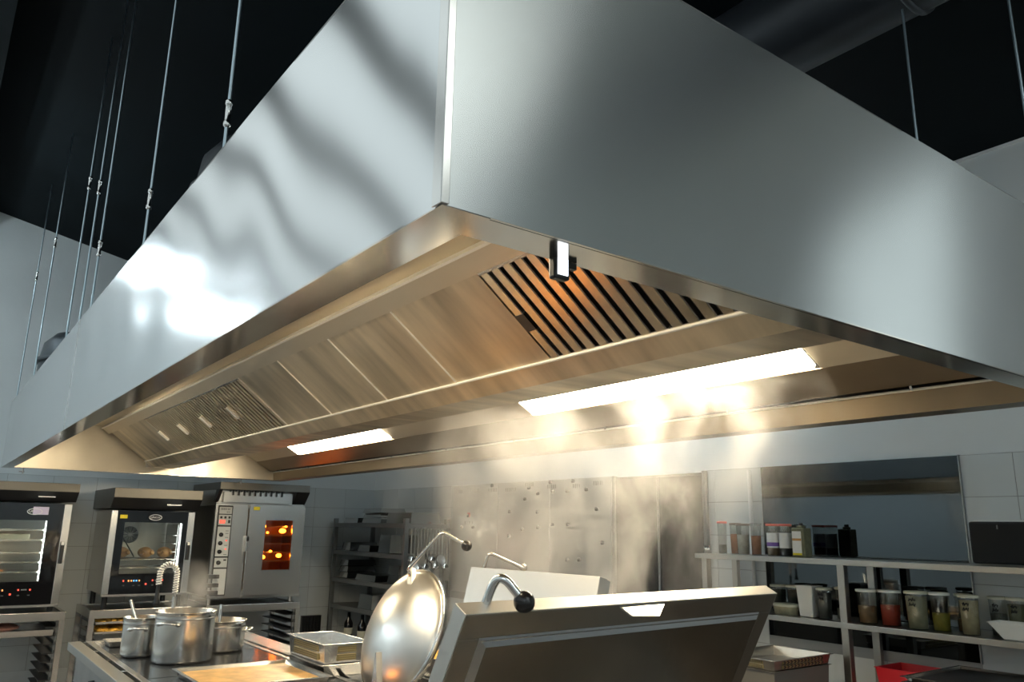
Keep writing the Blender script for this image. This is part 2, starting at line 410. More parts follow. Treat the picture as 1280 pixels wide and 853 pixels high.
# rim
hb('rim_flange', (X0, Y0, ZH-.002), (X0+.085, Y1, ZH+.002), 'steel_flange')
hb('rim_flange', (X0+.085, Y0, ZH), (X1-.09, Y0+.086, ZH+.003), 'steel_flange')
hb('rim_flange', (X0+.085, Y1-.10, ZH), (X1-.09, Y1, ZH+.003), 'steel_flange')
MB().prism([(X1-X0, -.002), (X1-X0, .003), (2.955-X0, .003), (2.945-X0, .082), (2.940-X0, .082), (2.948-X0, -.002)], 1, 0, L).obj('gutter', 'gutter', hood)
MB().tube([H(2.941, Y0+.09, 2.135), H(2.941, Y1-.1, 2.135)], .006, 8).obj('gutter_lip', 'edge', hood)
hb('inner_lip', (X0+.083, Y0+.09, ZH+.002), (X0+.087, Y1-.1, ZH+.03), 'steel_in')
hb('inner_lip', (X0+.085, Y0+.084, ZH+.003), (X1-.1, Y0+.088, ZH+.03), 'steel_in')
st0 = None
for yy in (7.98, 7.22, 6.40, 5.56, 4.75, 3.95, 3.12, 2.3, 1.45):
    if st0 is None: st0 = MB().tube([(0, 0, 0), (-.035, 0, .075)], .006, 8).obj('strut', 'steel_bright', hood, loc=H(2.935, yy, 2.135))
    else: again(st0, 'strut', hood, H(2.935, yy, 2.135))
# interior: ceiling strip, end walls
hb('inner_ceiling', (X0+.004, Y0+.004, 2.47), (1.30, Y1-.004, 2.474), 'steel_in')
hb('end_wall', (X0+.09, Y1-.075, ZH+.003), (X1-.09, Y1-.07, 2.5), 'steel_in')
hb('end_wall', (X0+.09, Y0+.02, ZH+.03), (X1-.09, Y0+.024, 2.5), 'steel_in')
# plenum trough
YA, YE = Y0+.09, 8.02
tp = [(1.65, 2.155), (1.715, 2.102), (1.905, 2.102), (1.97, 2.155), (1.965, 2.158), (1.90, 2.107), (1.72, 2.107), (1.655, 2.158)]
MB().prism([(x-X0, z-ZH) for x, z in tp], 1, YA-Y0, YE-Y0).obj('plenum_trough', 'steel_stained', hood)
MB().tube([H(1.647, YA, 2.157), H(1.647, YE, 2.157)], .006, 8).obj('trough_lip', 'edge', hood)
hb('trough_end', (1.66, YE, 2.105), (1.96, YE+.004, 2.158), 'steel')
# slope frame: direction along the slope and normal (to the lower left)
A = Vector((1.65, 0, 2.157)); B = Vector((1.335, 0, 2.40)); SL = (B-A).length
sdir = (B-A).normalized(); snor = Vector((-sdir.z, 0, sdir.x)).normalized()
if snor.z > 0: snor = -snor
def SP(s, y, n=0):          # point on the filter slope, local to the hood
    p = A+sdir*s+snor*n; return H(p.x, y, p.z)
def sbox(s0, s1, y0, y1, n0, n1, mb=None):
    mb = mb or MB()
    vs = [SP(s, y, n) for n in (n0, n1) for s, y in ((s0, y0), (s1, y0), (s1, y1), (s0, y1))]
    mb.add(vs, ((0,3,2,1),(4,5,6,7),(0,1,5,4),(1,2,6,5),(2,3,7,6),(3,0,4,7))); return mb
sbox(SL, SL+.075, YA, YE+.1, -.006, .006).obj('filter_frame', 'steel_in', hood)
sbox(SL+.075, SL+.085, YA, YE+.1, -.03, .012).obj('frame_lip', 'edge', hood)
sbox(.0, SL, YA, YE, -.05, -.045).obj('filter_backing', 'black_matte', hood)
# near baffle filters: slats as pieces
def near_filter(ya, yb, n, handle, mtl):
    f = sbox(0, .012, ya+.002, yb-.002, -.03, 0).obj('baffle_filter', 'steel', hood)
    sbox(SL-.012, SL, ya+.002, yb-.002, -.03, 0).obj('filter_edge', 'steel', f)
    p = (yb-ya)/n
    for i in range(n):
        y = ya+i*p
        mb = sbox(.008, SL-.008, y+.015, y+p-.011, -.004, 0)
        mb.obj('baffle_slat', 'slat', f)
        sbox(.008, SL-.008, y+.011, y+.015, -.020, -.002).obj('slat_return', 'steel_dark', f)
    if handle:
        mb = sbox(.135, .205, yb-.052, yb-.004, -.02, .002)
        mb.obj('filter_handle', 'black', f)
    return f
near_filter(YA+.005, 1.475, 8, False, False)
near_filter(1.477, 2.015, 9, True, True)
for i, (a, b) in enumerate(((2.017, 2.605), (2.607, 3.187), (3.189, 3.80), (3.802, 4.41))):
    sbox(0, SL, a, b-.003, -.012, -.002).obj('blank_panel', 'steel_stained', hood)
    sbox(0, SL, b-.005, b+.001, -.012, .003).obj('panel_joint', 'edge', hood)
def far_filter(ya, yb):
    f = sbox(0, .012, ya+.002, yb-.002, -.03, 0).obj('baffle_filter', 'steel', hood)
    sbox(SL-.012, SL, ya+.002, yb-.002, -.03, 0).obj('filter_edge', 'steel', f)
    n = 11; p = (yb-ya)/n
    for i in range(n):
        y = ya+i*p
        sbox(.008, SL-.008, y+.018, y+p-.006, -.012, 0).obj('baffle_slat', 'steel_in', f)
    sbox(.15, .25, yb-.07, yb-.035, .0, .014).obj('filter_handle', 'edge', f); sbox(.148, .252, yb-.035, yb-.004, -.008, .006).obj('handle_recess', 'black', f)
for i in range(4): far_filter(4.412+.58*i, 4.412+.58*(i+1))
sbox(0, SL, 6.735, YE, -.012, -.002).obj('blank_panel', 'steel_stained', hood)
# right row of the V (seen from the other side) and the panels over the right half
MB().prism([(1.97-X0, 2.157-ZH), (2.285-X0, 2.40-ZH), (2.28-X0, 2.406-ZH), (1.965-X0, 2.163-ZH)], 1, YA-Y0, YE-Y0).obj('blank_panel', 'steel_in', hood)
def rz(x): return 2.30-.58*(x-2.631)
def rpanel(xa, xb, ya, yb, name='lamp_panel', m='steel_in', d=0):
    MB().prism([(xa-X0, rz(xa)-ZH+d), (xb-X0, rz(xb)-ZH+d), (xb-X0, rz(xb)-ZH+.004+d), (xa-X0, rz(xa)-ZH+.004+d)], 1, ya-Y0, yb-Y0).obj(name, m, hood)
rpanel(2.27, 2.61, YA, Y1-.08)
rpanel(2.752, 2.90, YA, Y1-.08, m='gutter')  # lower strip: shade beside the gap put into its colour
for a, b in ((YA, 1.70), (3.52, 5.20), (7.02, Y1-.08)): rpanel(2.61, 2.75, a, b)
for a, b in ((1.70, 3.52), (5.20, 7.02)):
    lf = MB().prism([(2.612-X0, rz(2.612)-ZH+.003), (2.75-X0, rz(2.75)-ZH+.003), (2.75-X0, rz(2.75)-ZH+.03), (2.612-X0, rz(2.612)-ZH+.03)], 1, a-Y0, b-Y0).obj('lamp_housing', 'steel_bright', hood)
    MB().prism([(2.622-X0, rz(2.622)-ZH-.006), (2.738-X0, rz(2.738)-ZH-.006), (2.738-X0, rz(2.738)-ZH+.002), (2.622-X0, rz(2.622)-ZH+.002)], 1, a+.02-Y0, b-.02-Y0).obj('lamp_diffuser', 'lamp_warm', lf)

# unseen lamps added in the left half, mirroring the right pair, to brighten filters
for a, b in ((1.70, 3.52), (5.20, 7.02)):
    lf = hb('lamp_housing', (.78, a, 2.455), (.92, b, 2.469), 'steel_bright')
    MB().box(H(.79, a+.02, 2.449), H(.91, b-.02, 2.455)).obj('lamp_diffuser', 'left_fill', lf)
# small clip lamp on the near rim
cl = thing('clip_lamp', 'small black lamp with a lit white face clipped under the hood rim', 'lamp', (.82, .985, 2.05))
MB().box((-.017, -.012, -.036), (.017, .006, .028)).obj('case', 'black', cl, bevel=.004)
MB().box((-.011, -.0135, -.029), (.011, -.0115, .02)).obj('lit_face', 'lamp_small', cl)
MB().box((.017, -.008, -.012), (.035, .002, -.001)).obj('clip', 'black', cl)
# little hooks below the far rim
for x in (.70, 2.62):
    hk = tag(MB().tube([(x, 8.2, 2.052), (x, 8.2, 2.0)], .006).tube([(x-.03, 8.2, 2.018), (x+.012, 8.2, 2.018)], .005).obj('drain_cock', 'steel_dark'),
             'small drain cock under the far hood rim, above the %s oven' % ('left black' if x < 1 else 'steel'), 'tap')

# hanging rods
rods = [(8.09, 3.77), (6.84, 3.73), (5.22, 3.65), (4.74, 3.45), (4.38, 2.98), (3.20, 2.85), (2.18, 2.77)]
rlab = ['farthest hanging steel rod over the far left end of the hood', 'second hanging rod from the far left end of the hood',
        'third hanging rod from the far left, leftmost of the close trio', 'fourth hanging rod, middle of the close trio', 'fifth hanging rod, rightmost of the close trio',
        'sixth hanging rod, thicker, second nearest over the left hood edge', 'nearest thick hanging rod above the left side of the hood']
def rod(x, y, zt, label, r=.0055):
    t = thing('hanging_rod', label, 'rod', (x, y, ZT), 0, 'threaded rods carrying the hood')
    MB().tube([(0, 0, 0), (0, 0, ceil_z(x)-ZT)], r, 8).obj('rod_shaft', 'rod', t)
    MB().lathe([(r, -.045), (r*1.9, -.04), (r*1.9, -.028), (r*1.5, -.026), (r*1.5, .026), (r*1.9, .028), (r*1.9, .04), (r, .045)], 10, (0, 0, zt-ZT)).obj('turnbuckle', 'chrome', t)
for (y, zt), lb in zip(rods, rlab): rod(.556, y, zt, lb)
rod(2.95, 1.335, 2.9, 'hanging rod over the right side of the hood, in front of the dark blue wall')
rod(2.95, .955, 2.9, 'hanging rod at the right edge of the picture over the hood')
# fan cowls on the hood roof
def cowl(x, y, r, h, lb):
    t = thing('fan_cowl', lb, 'fan', (x, y, ZT), 0, 'dark fan cowls on the hood roof')
    MB().lathe([(r, 0), (r, h*.55), (r*.93, h*.8), (r*.7, h*.95), (.001, h)], 32).obj('cowl_shell', 'fan_cowl', t)
    MB().lathe([(r+.001, h*.5), (r+.02, h*.5), (r+.02, h*.56), (r+.001, h*.56)], 32).obj('cowl_flange', 'fan_cowl', t)
cowl(.98, 3.15, .27, .56, 'dark grey fan cowl on the hood roof behind the nearest rods')
cowl(.98, 8.0-.3, .34, .58, 'dark grey fan cowl on the hood roof at its far end')
# round duct under the right ceiling
du = thing('round_duct', 'black round ventilation duct running under the dark ceiling at upper right', 'duct', (2.97, YB+.1, 3.93))
MB().tube([(0, 0, 0), (0, YF-YB-.2, 0)], .22, 32).obj('duct_pipe', 'dark_duct', du)
for yy in (6.2, 8.0, 10.0, 12.0):
    MB().lathe([(.221, -.015), (.232, -.01), (.232, .01), (.221, .015)], 32, (0, yy, 0), Matrix.Rotation(pi/2, 3, 'X')).obj('duct_joint', 'dark_duct', du)
# unseen linear lamps: first two follow the hood's highlight, the others are added fill
def luminaire(x, y0, y1, z, label):
    wire = (2.33+.7491*(x+3)-.03 if x < 0 else ceil_z(x)-(.0 if y0 > 0 else .012))-z
    t = thing('linear_lamp', label, 'lamp', (x, (y0+y1)/2, z), 0, 'linear room lamps'); h = (y1-y0)/2
    MB().box((-.07, -h, 0), (.07, h, .06)).obj('lamp_housing', 'grey_metal', t)
    MB().box((-.06, -h+.02, -.012), (.06, h-.02, 0)).obj('lamp_diffuser', 'lamp_cool', t)
    MB().box((-.05, -h+.02, .06), (.05, h-.02, .068)).obj('top_diffuser', 'lamp_cool', t)
    for s in (-.6, .6): MB().tube([(0, s*h, .06), (0, s*h, wire)], .004, 6).obj('lamp_wire', 'steel_dark', t)
luminaire(-.45, 7.3, 8.2, 3.95, 'short linear lamp high under the ridge near the ovens')
luminaire(-.75, 6.5, 7.3, 3.35, 'short linear lamp hung lower, left of the hood')
luminaire(-2.1, 5.0, 8.8, 2.6, 'added linear fill lamp near the left wall')
luminaire(1.7, -4.0, -2.0, 3.0, 'added linear fill lamp behind the camera, right of its middle')
luminaire(4.4, 3.4, 5.4, 3.25, 'added linear fill lamp over the right aisle beyond the hood')
luminaire(3.1, -4.6, -3.5, 2.7, 'added linear fill lamp in the far right corner behind the camera')
luminaire(-1.4, -3.5, -1.5, 2.9, 'added linear fill lamp over the left aisle, behind the camera')

# ------------------------------------------------------------------ cooking range
rg = thing('cooking_range', 'long steel cooking range with dark glass hob and slotted side rails carrying the pots', 'range', (.843, 3.5, 0))
MB().box((.05, 0, .08), (1.03, 2.02, .86)).obj('range_body', 'steel_dark', rg, bevel=.004)
MB().box((0, 0, .855), (.068, 2.055, .9)).obj('side_rail', 'steel_mid', rg, bevel=.003)
MB().box((.092, 0, .855), (.125, 2.055, .9)).obj('side_rail', 'steel_mid', rg, bevel=.002)
MB().box((.125, 2.0, .86), (.88, 2.055, .8985)).obj('end_rail', 'steel', rg, bevel=.002)
MB().box((.88, 0, .855), (.91, 2.055, .9)).obj('side_rail', 'steel', rg, bevel=.002)
MB().box((.935, 0, .855), (1.07, 2.055, .9)).obj('side_rail', 'steel', rg, bevel=.002)
MB().box((.06, 0, .86), (.10, 2.04, .87)).box((.90, 0, .86), (.94, 2.04, .87)).obj('slot_floor', 'black_matte', rg)
for i in range(6):
    MB().box((.066, .12+i*.37, .87), (.094, .15+i*.37, .899)).obj('slot_bridge', 'steel_bright', rg)
    MB().box((.908, .12+i*.37, .87), (.937, .15+i*.37, .899)).obj('slot_bridge', 'steel_bright', rg)
for i, (a, b) in enumerate(((0, .62), (.63, 1.33), (1.34, 2.0))):
    MB().box((.127, a, .87), (.878, b, .8965)).obj('hob_glass', 'hob_glass', rg, bevel=.002)
for z in (.25, .45, .65):
    MB().box((.048, .1, z), (.052, 1.95, z+.012)).obj('door_line', 'black_matte', rg)
MB().box((.044, 1.5, .62), (.05, 1.53, .67)).obj('warning_label', 'yellow', rg)
for i in range(3):
    MB().lathe([(.001, .03), (.02, .028), (.022, 0)], 16, (.05, .4+i*.5, .76), Matrix.Rotation(-pi/2, 3, 'Y')).obj('control_knob', 'black', rg)

def pot(name, label, c, r, h, ha, hr=.055, liquid=.045, group=None):
    t = thing(name, label, 'pot', (c[0], c[1], c[2] if len(c) > 2 else .897))
    MB().lathe([(.001, 0), (r-.012, 0), (r-.003, .006), (r, .016), (r, h-.02), (r, h-.004), (r+.006, h), (r+.004, h+.003), (r-.003, h), (r-.003, .02), (.001, .016)], 40).obj('pot_body', 'steel_pot', t)
    MB().lathe([(r+.001, h-.035), (r+.0025, h-.034), (r+.0025, h-.028), (r+.001, h-.027)], 40).obj('rim_band', 'steel_dark', t)
    MB().lathe([(.001, h-liquid), (r-.004, h-liquid)], 40).obj('liquid', 'dark_liquid', t)
    for a in ha:
        ca, sa = cos(a), sin(a); tx, ty = -sa, ca; w = hr
        pts = [(ca*r+tx*w, sa*r+ty*w, h-.055), (ca*(r+.03)+tx*w, sa*(r+.03)+ty*w, h-.05), (ca*(r+.045), sa*(r+.045), h-.045), (ca*(r+.03)-tx*w, sa*(r+.03)-ty*w, h-.05), (ca*r-tx*w, sa*r-ty*w, h-.055)]
        mb = MB().tube(bend(pts, .02, 4), .0055, 8)
        for s in (1, -1): mb.ball((ca*(r+.002)+tx*w*s, sa*(r+.002)+ty*w*s, h-.055), .013, 12, (1, 1, .8))
        mb.obj('pot_handle', 'chrome', t)
    return t
pot('stock_pot', 'large tall stock pot, nearest on the hob, steaming', (1.235, 4.56), .150, .25, (pi+.75, .75))
pot('stock_pot', 'small tall pot left of the big stock pot', (1.085, 4.84), .095, .20, (pi+1.15, 1.15), .04, .02)
pot('stock_pot', 'wide low pot behind and right of the big stock pot', (1.505, 4.83), .138, .165, (-.35, pi-.35), .04, .04)
def spoon_in(c, tip, label, r=.006):
    t = thing('cooking_spoon', label, 'spoon', c)
    d = Vector(tip)-Vector(c)
    MB().tube([(0, 0, 0), d], [r*1.3, r], 8).obj('spoon_handle', 'chrome', t)
    MB().ball((0, 0, 0), .025, 14, (1, .7, .5)).obj('spoon_bowl', 'chrome', t)
spoon_in((1.10, 4.80, .93), (1.02, 4.88, 1.185), 'spoon leaning out of the small left pot', .009)
spoon_in((1.48, 4.78, .95), (1.49, 4.80, 1.15), 'ladle handle standing in the wide right pot', .009)
# food tray at the front
tr = thing('food_tray', 'shallow steel tray of orange food in front of the stock pot', 'tray', (1.09, 3.58, .898))
open_box(MB(), 0, .54, 0, .53, .002, .032, .003, .012, .012).obj('tray_body', 'steel_bright', tr)
MB().box((.02, .02, .006), (.52, .51, .022)).obj('orange_food', 'soup', tr, kind='stuff')
# smaller tray at the back of the range
tr2 = thing('food_tray', 'small shallow tray at the far left of the hob, behind the small pot', 'tray', (1.0, 5.2, .898))
open_box(MB(), 0, .26, 0, .16, .002, .03, .002, .008, .008).obj('tray_body', 'steel', tr2)
# pan stack on the right of the range
def gn(name, label, a, b, z0, z1, perforated=False, m='steel_bright', fl=.012, group=None, cat='pan', hole='c_cream'):
    t = thing(name, label, cat, (a[0], a[1], z0), group=group); w, d, h = b[0]-a[0], b[1]-a[1], z1-z0
    open_box(MB(), fl, w-fl, fl, d-fl, .001, h-.003, .002, .01, fl).obj('pan_body', m, t, bevel=.0015)
    if perforated:
        # punched fields on the two visible sides, in two bands each
        for zz0, zz1 in ((h*.14, h*.44), (h*.54, h*.84)):
            for side in (0, 1):
                n_ = 12 if side == 0 else 20; ln = (w if side == 0 else d)-.17
                def P(u0, u1, o0, o1, z0, z1):
                    if side == 0: return (.085+u0, fl-o1, z0), (.085+u1, fl-o0, z1)
                    return (fl-o1, .085+u0, z0), (fl-o0, .085+u1, z1)
                MB().box(*P(0, ln, -.009, -.0005+.001, zz0, zz1)).obj('punched_field', 'mesh_gold', t)
                mb = MB(); p = ln/n_
                for i in range(n_):
                    for j in range(3):
                        u = (i+.25+.25*(j % 2))*p; zj = zz0+(zz1-zz0)*(j+.5)/3
                        mb.box(*P(u, u+p*.5, .0005, .0012, zj-.0028, zj+.0028))
                mb.obj('punched_holes', 'black', t, kind='stuff')
    return t
gn('steel_pan', 'plain steel pan under the perforated basket on the range', (1.645, 3.70), (1.90, 4.16), .901, .958)
gn('perforated_basket', 'perforated steel basket stacked in a pan at the right of the range', (1.64, 3.695), (1.905, 4.165), .959, 1.052, True)
# spray tap standing at the far end of the range
fa = thing('spray_tap', 'coiled spray tap arching over the far end of the hob', 'tap', (1.414, 5.53, .86))
cpt = [(0, 0, 0), (0, 0, .30)]+[Vector((-.052+.052*cos(a), 0, .42+.062*sin(a))) for a in [pi*i/14 for i in range(15)]]+[(-.105, 0, .36)]
MB().tube(cpt, .008, 8).obj('hose', 'steel_dark', fa)
def coil(pts, R, wire, turns):
    pts = [Vector(p) for p in pts]; ln = [0]
    for a, b in zip(pts, pts[1:]): ln.append(ln[-1]+(b-a).length)
    out = []; n = turns*10
    for i in range(n+1):
        s = ln[-1]*i/n; k = max(j for j in range(len(ln)-1) if ln[j] <= s+1e-9)
        t = (s-ln[k])/(ln[k+1]-ln[k]); p = pts[k].lerp(pts[k+1], t)
        tg = (pts[min(k+2, len(pts)-1)]-pts[max(k-1, 0)]).normalized(); ay = Vector((0, 1, 0)); ax = ay.cross(tg).normalized()
        out.append(p+(ax*cos(2*pi*turns*i/n)+ay*sin(2*pi*turns*i/n))*R)
    return MB().tube(out, wire, 5)
coil(cpt[1:], .0145, .0048, 24).obj('spring', 'edge', fa)
MB().lathe([(.02, 0), (.02, .02), (.012, .03), (.012, .28)], 16).obj('tap_base', 'chrome', fa)
MB().lathe([(.008, .36), (.011, .33), (.012, .28), (.021, .245), (.021, .235), (.001, .233)], 16, (-.107, 0, 0)).obj('spray_head', 'black', fa)

# added hob, itself unseen, its glow giving the orange reflection in the filters
gh = thing('added_hob', 'added small hob, itself unseen, glowing for the orange reflection in the filters', 'hob', (.86, 2.86, 0))
MB().box((0, 0, .1), (.46, .60, .89)).obj('hob_body', 'steel_dark', gh, bevel=.004)
MB().box((.015, .015, .89), (.445, .585, .898)).obj('hob_glass', 'hob_glass', gh)
for yy in (.33,):
    MB().lathe([(.03, .899), (.10, .899), (.10, .9005), (.03, .9005)], 28, (.25, yy, 0)).obj('glow_ring', 'hob_glow', gh)
# ------------------------------------------------------------------ boiling kettle with open round lid
ke = thing('boiling_kettle', 'round boiling kettle with open domed steel lid and black ball handle', 'kettle', (1.72, 2.98, 0))
MB().lathe([(.30, .1), (.34, .14), (.34, .80), (.36, .84), (.36, .868), (.30, .872), (.29, .85), (.27, .5), (.001, .4)], 40).obj('kettle_body', 'steel', ke)
KC = Vector((1.714, 3.08, 1.17)); KN = Vector((-.931, -.05, .361)).normalized(); KR = .269
zax = KN; xax = Vector((0, 0, 1)).cross(zax).normalized(); yax = zax.cross(xax)
KM = Matrix((xax, yax, zax)).transposed()
kl = KC-Vector((1.72, 2.98, 0))
MB().lathe([(.001, .095), (KR*.25, .09), (KR*.5, .075), (KR*.72, .052), (KR*.9, .024), (KR*.965, .006), (KR*.97, .0), (KR*.9, .018), (.001, .088)], 48, kl, KM).obj('kettle_lid', 'lid_dome', ke)
MB().lathe([(KR*.965, .006), (KR, .004), (KR, -.018), (KR*.975, -.018), (KR*.965, .0)], 48, kl, KM).obj('lid_rim', 'steel_bright', ke)
K0 = Vector((1.72, 2.98, 0))
br = KC+yax*.215+zax*.042
hp = [br+zax*.0, br+zax*.03+yax*.03, Vector((1.697, 3.016, 1.428)), Vector((1.789, 2.902, 1.584)), Vector((1.872, 2.857, 1.533))]
MB().tube([p-K0 for p in bend(hp, .02, 5)], .0075, 10).obj('handle_rod', 'chrome', ke)
MB().ball(Vector((1.880, 2.853, 1.528))-K0, .023).obj('handle_ball', 'ball', ke)
bx = Matrix.Translation(br-K0) @ KM.to_4x4() @ Matrix.Rotation(.5, 4, 'Z')
MB().box((-.016, -.045, -.012), (.016, .045, .012), bx).obj('handle_bracket', 'steel_mid', ke, bevel=.003)
MB().prism([(-.02, 0), (.02, 0), (.006, .12), (-.002, .12)], 0, -.012, .012).obj('lid_stay', 'steel_bright', ke, loc=(1.462-1.72, 2.79-2.98, 1.025))
MB().tube([(1.60-1.72, 3.0-2.98, .85), (1.462-1.72, 2.79-2.98, 1.03)], .012, 8).obj('stay_foot', 'steel', ke)

# ------------------------------------------------------------------ tilting pans with open rectangular lids
bp = thing('tilting_pan', 'wide tilting frying pan with thick steel lid standing open nearest the camera', 'frying pan', (.975, 1.475, 0))
O0 = Vector((.975, 1.475, 1.42)); ax = Vector((1.209, .081, 0)).normalized(); hz = Vector((-ax.y, ax.x, 0)); LWd = 1.2117
ph = radians(62.5); dn = hz*cos(ph)-Vector((0, 0, sin(ph))); nr = hz*sin(ph)+Vector((0, 0, cos(ph)))
LM = Matrix((ax, dn, nr)).transposed().to_4x4(); LM.translation = O0-Vector((.975, 1.475, 0))   # lid space: x width, y down, z back
T, Ld, bw = .046, .62, .062
def lbox(a, b, mb=None): return (mb or MB()).box(a, b, LM)
lp = lbox((0, 0, 0), (LWd, .003, T)); lbox((0, .003, 0), (.003, Ld, T), lp); lbox((LWd-.003, .003, 0), (LWd, Ld, T), lp); lbox((0, Ld-.003, 0), (LWd, Ld, T), lp)
lbox((0, 0, T-.003), (LWd, Ld, T), lp)
lp.obj('lid_shell', 'lid_plate', bp, bevel=.0015)
fr = lbox((.002, .001, -.001), (LWd-.002, bw, .003)); lbox((.002, bw, -.001), (bw, Ld-bw, .003), fr); lbox((LWd-bw, bw, -.001), (LWd-.002, Ld-bw, .003), fr); lbox((.002, Ld-bw, -.001), (LWd-.002, Ld-.002, .003), fr)
fr.obj('lid_border', 'lid_frame', bp, bevel=.002)
def frame_step(d, z, name, m):
    # sloping step between the border and the recessed inner sheet
    o = [(bw, bw), (LWd-bw, bw), (LWd-bw, Ld-bw), (bw, Ld-bw)]; i = [(bw+d, bw+d), (LWd-bw-d, bw+d), (LWd-bw-d, Ld-bw-d), (bw+d, Ld-bw-d)]
    vs = [LM @ Vector((*p, .0)) for p in o]+[LM @ Vector((*p, z)) for p in i]
    MB().add(vs, [(k, (k+1) % 4, 4+(k+1) % 4, 4+k) for k in range(4)]).obj(name, m, bp)
    MB().add([LM @ Vector((*p, z)) for p in i], [(0, 1, 2, 3)]).obj('lid_inner_sheet', 'lid_inner', bp)
frame_step(.018, -.010, 'lid_step', 'steel_dark')
lbox((bw+.004, bw+.004, -.004), (LWd-bw-.004, bw+.009, -.001)).obj('lid_seal', 'steel', bp)
P0 = Vector((.975, 1.475, 0))
MB().add([LM @ Vector(p) for p in ((.49, .006, -.002), (.665, .006, -.002), (.60, .012, -.044), (.505, .012, -.036), (.49, .010, .0), (.665, .010, .0), (.60, .016, -.042), (.505, .016, -.034))],
         ((0,1,2,3),(7,6,5,4),(0,4,5,1),(1,5,6,2),(2,6,7,3),(3,7,4,0))).obj('pouring_flap', 'steel_bright', bp)
hd = [Vector((1.051, 1.530, 1.405)), Vector((1.058, 1.496, 1.474)), Vector((1.070, 1.482, 1.500)), Vector((1.088, 1.470, 1.492)), Vector((1.116, 1.459, 1.445))]
hpts = bend([hd[0]-P0, Vector((1.066, 1.485, 1.512))-P0, hd[4]-P0], .048, 10)
MB().tube(hpts, .0105, 14).obj('handle_tube', 'chrome', bp)
MB().lathe([(.024, 0), (.022, .006), (.013, .012), (.011, .03)], 18, hd[0]-P0, Matrix((Vector((1, 0, 0)), Vector((0, 1, 0)), (hd[1]-hd[0]).normalized())).transposed()).obj('handle_foot', 'chrome', bp)
MB().ball(Vector((1.119, 1.458, 1.442))-P0, .0245, 24).obj('handle_ball', 'ball', bp)
# pan below the lid
pb = MB(); open_box(pb, -.05, 1.30, -.42, .27, .45, .84, .01, .01, .03); pb.obj('pan_body', 'steel', bp)
MB().box((.02, -.38, 0), (1.24, .24, .44)).obj('pan_stand', 'steel_dark', bp)
MB().tube([LM @ Vector((.05, Ld-.02, T+.01)), LM @ Vector((LWd-.05, Ld-.02, T+.01))], .018, 12).obj('hinge_bar', 'steel', bp)

bp2 = thing('tilting_pan', 'second tilting pan behind, its plain pale lid standing open with a thin bent handle', 'frying pan', (1.812, 2.711, 0))
Q0 = Vector((1.812, 2.711, 0)); a2 = Vector((1.874-1.812, 2.027-2.711, 0)).normalized(); h2 = Vector((-a2.y, a2.x, 0)); 
if h2.x > 0: h2 = -h2
ph2 = radians(75); dn2 = h2*cos(ph2)-Vector((0, 0, sin(ph2))); nr2 = -h2*sin(ph2)-Vector((0, 0, cos(ph2)))
LM2 = Matrix((a2, dn2, nr2)).transposed().to_4x4(); LM2.translation = Vector((0, 0, 1.45))
W2 = .687
mb = MB().box((0, 0, 0), (W2, .55, .004), LM2); mb.box((0, 0, .004), (W2, .003, .04), LM2); mb.box((W2-.003, .003, .004), (W2, .55, .055), LM2); mb.box((0, .003, .004), (.003, .55, .055), LM2)
mb.obj('lid_shell', 'lid_plate', bp2, bevel=.001)
MB().tube([p-Q0 for p in bend([(1.888, 2.742, 1.42), (1.90, 2.718, 1.505), (2.018, 2.645, 1.447)], .02, 6)], .006, 10).obj('handle_rod', 'steel_bright', bp2)
MB().ball(Vector((2.022, 2.643, 1.447))-Q0, .016).obj('handle_end', 'steel', bp2)
pb = MB(); open_box(pb, .03, .80, -.70, -.13, .45, .86, .01, .01, .03); pb.obj('pan_body', 'steel', bp2)
MB().box((.06, -.68, 0), (.76, -.15, .44)).obj('pan_stand', 'steel_dark', bp2)
MB().box((.045, -.685, .70), (.785, -.145, .78)).obj('pan_liquid', 'dark_liquid', bp2)
# small worktop with a pan between kettle and lid (orange contents just visible)
wt = thing('side_table', 'low steel worktop beside the kettle behind the tilting pan', 'table', (2.33, 3.6, 0))
MB().box((-.2, -.45, .84), (.7, .45, .88)).obj('table_top', 'steel', wt, bevel=.003)
for sx in (-.17, .67):
    for sy in (-.42, .42): MB().box((sx-.02, sy-.02, 0), (sx+.02, sy+.02, .84)).obj('leg', 'steel_dark', wt)
tr3 = thing('food_tray', 'steel tray of golden food behind the round lid', 'tray', (2.15, 3.32, .881))
open_box(MB(), 0, .3, 0, .5, .002, .09, .003, .012, .012).obj('tray_body', 'steel_bright', tr3)
MB().box((.02, .02, .006), (.28, .48, .084)).obj('golden_food', 'food_yellow', tr3, kind='stuff')

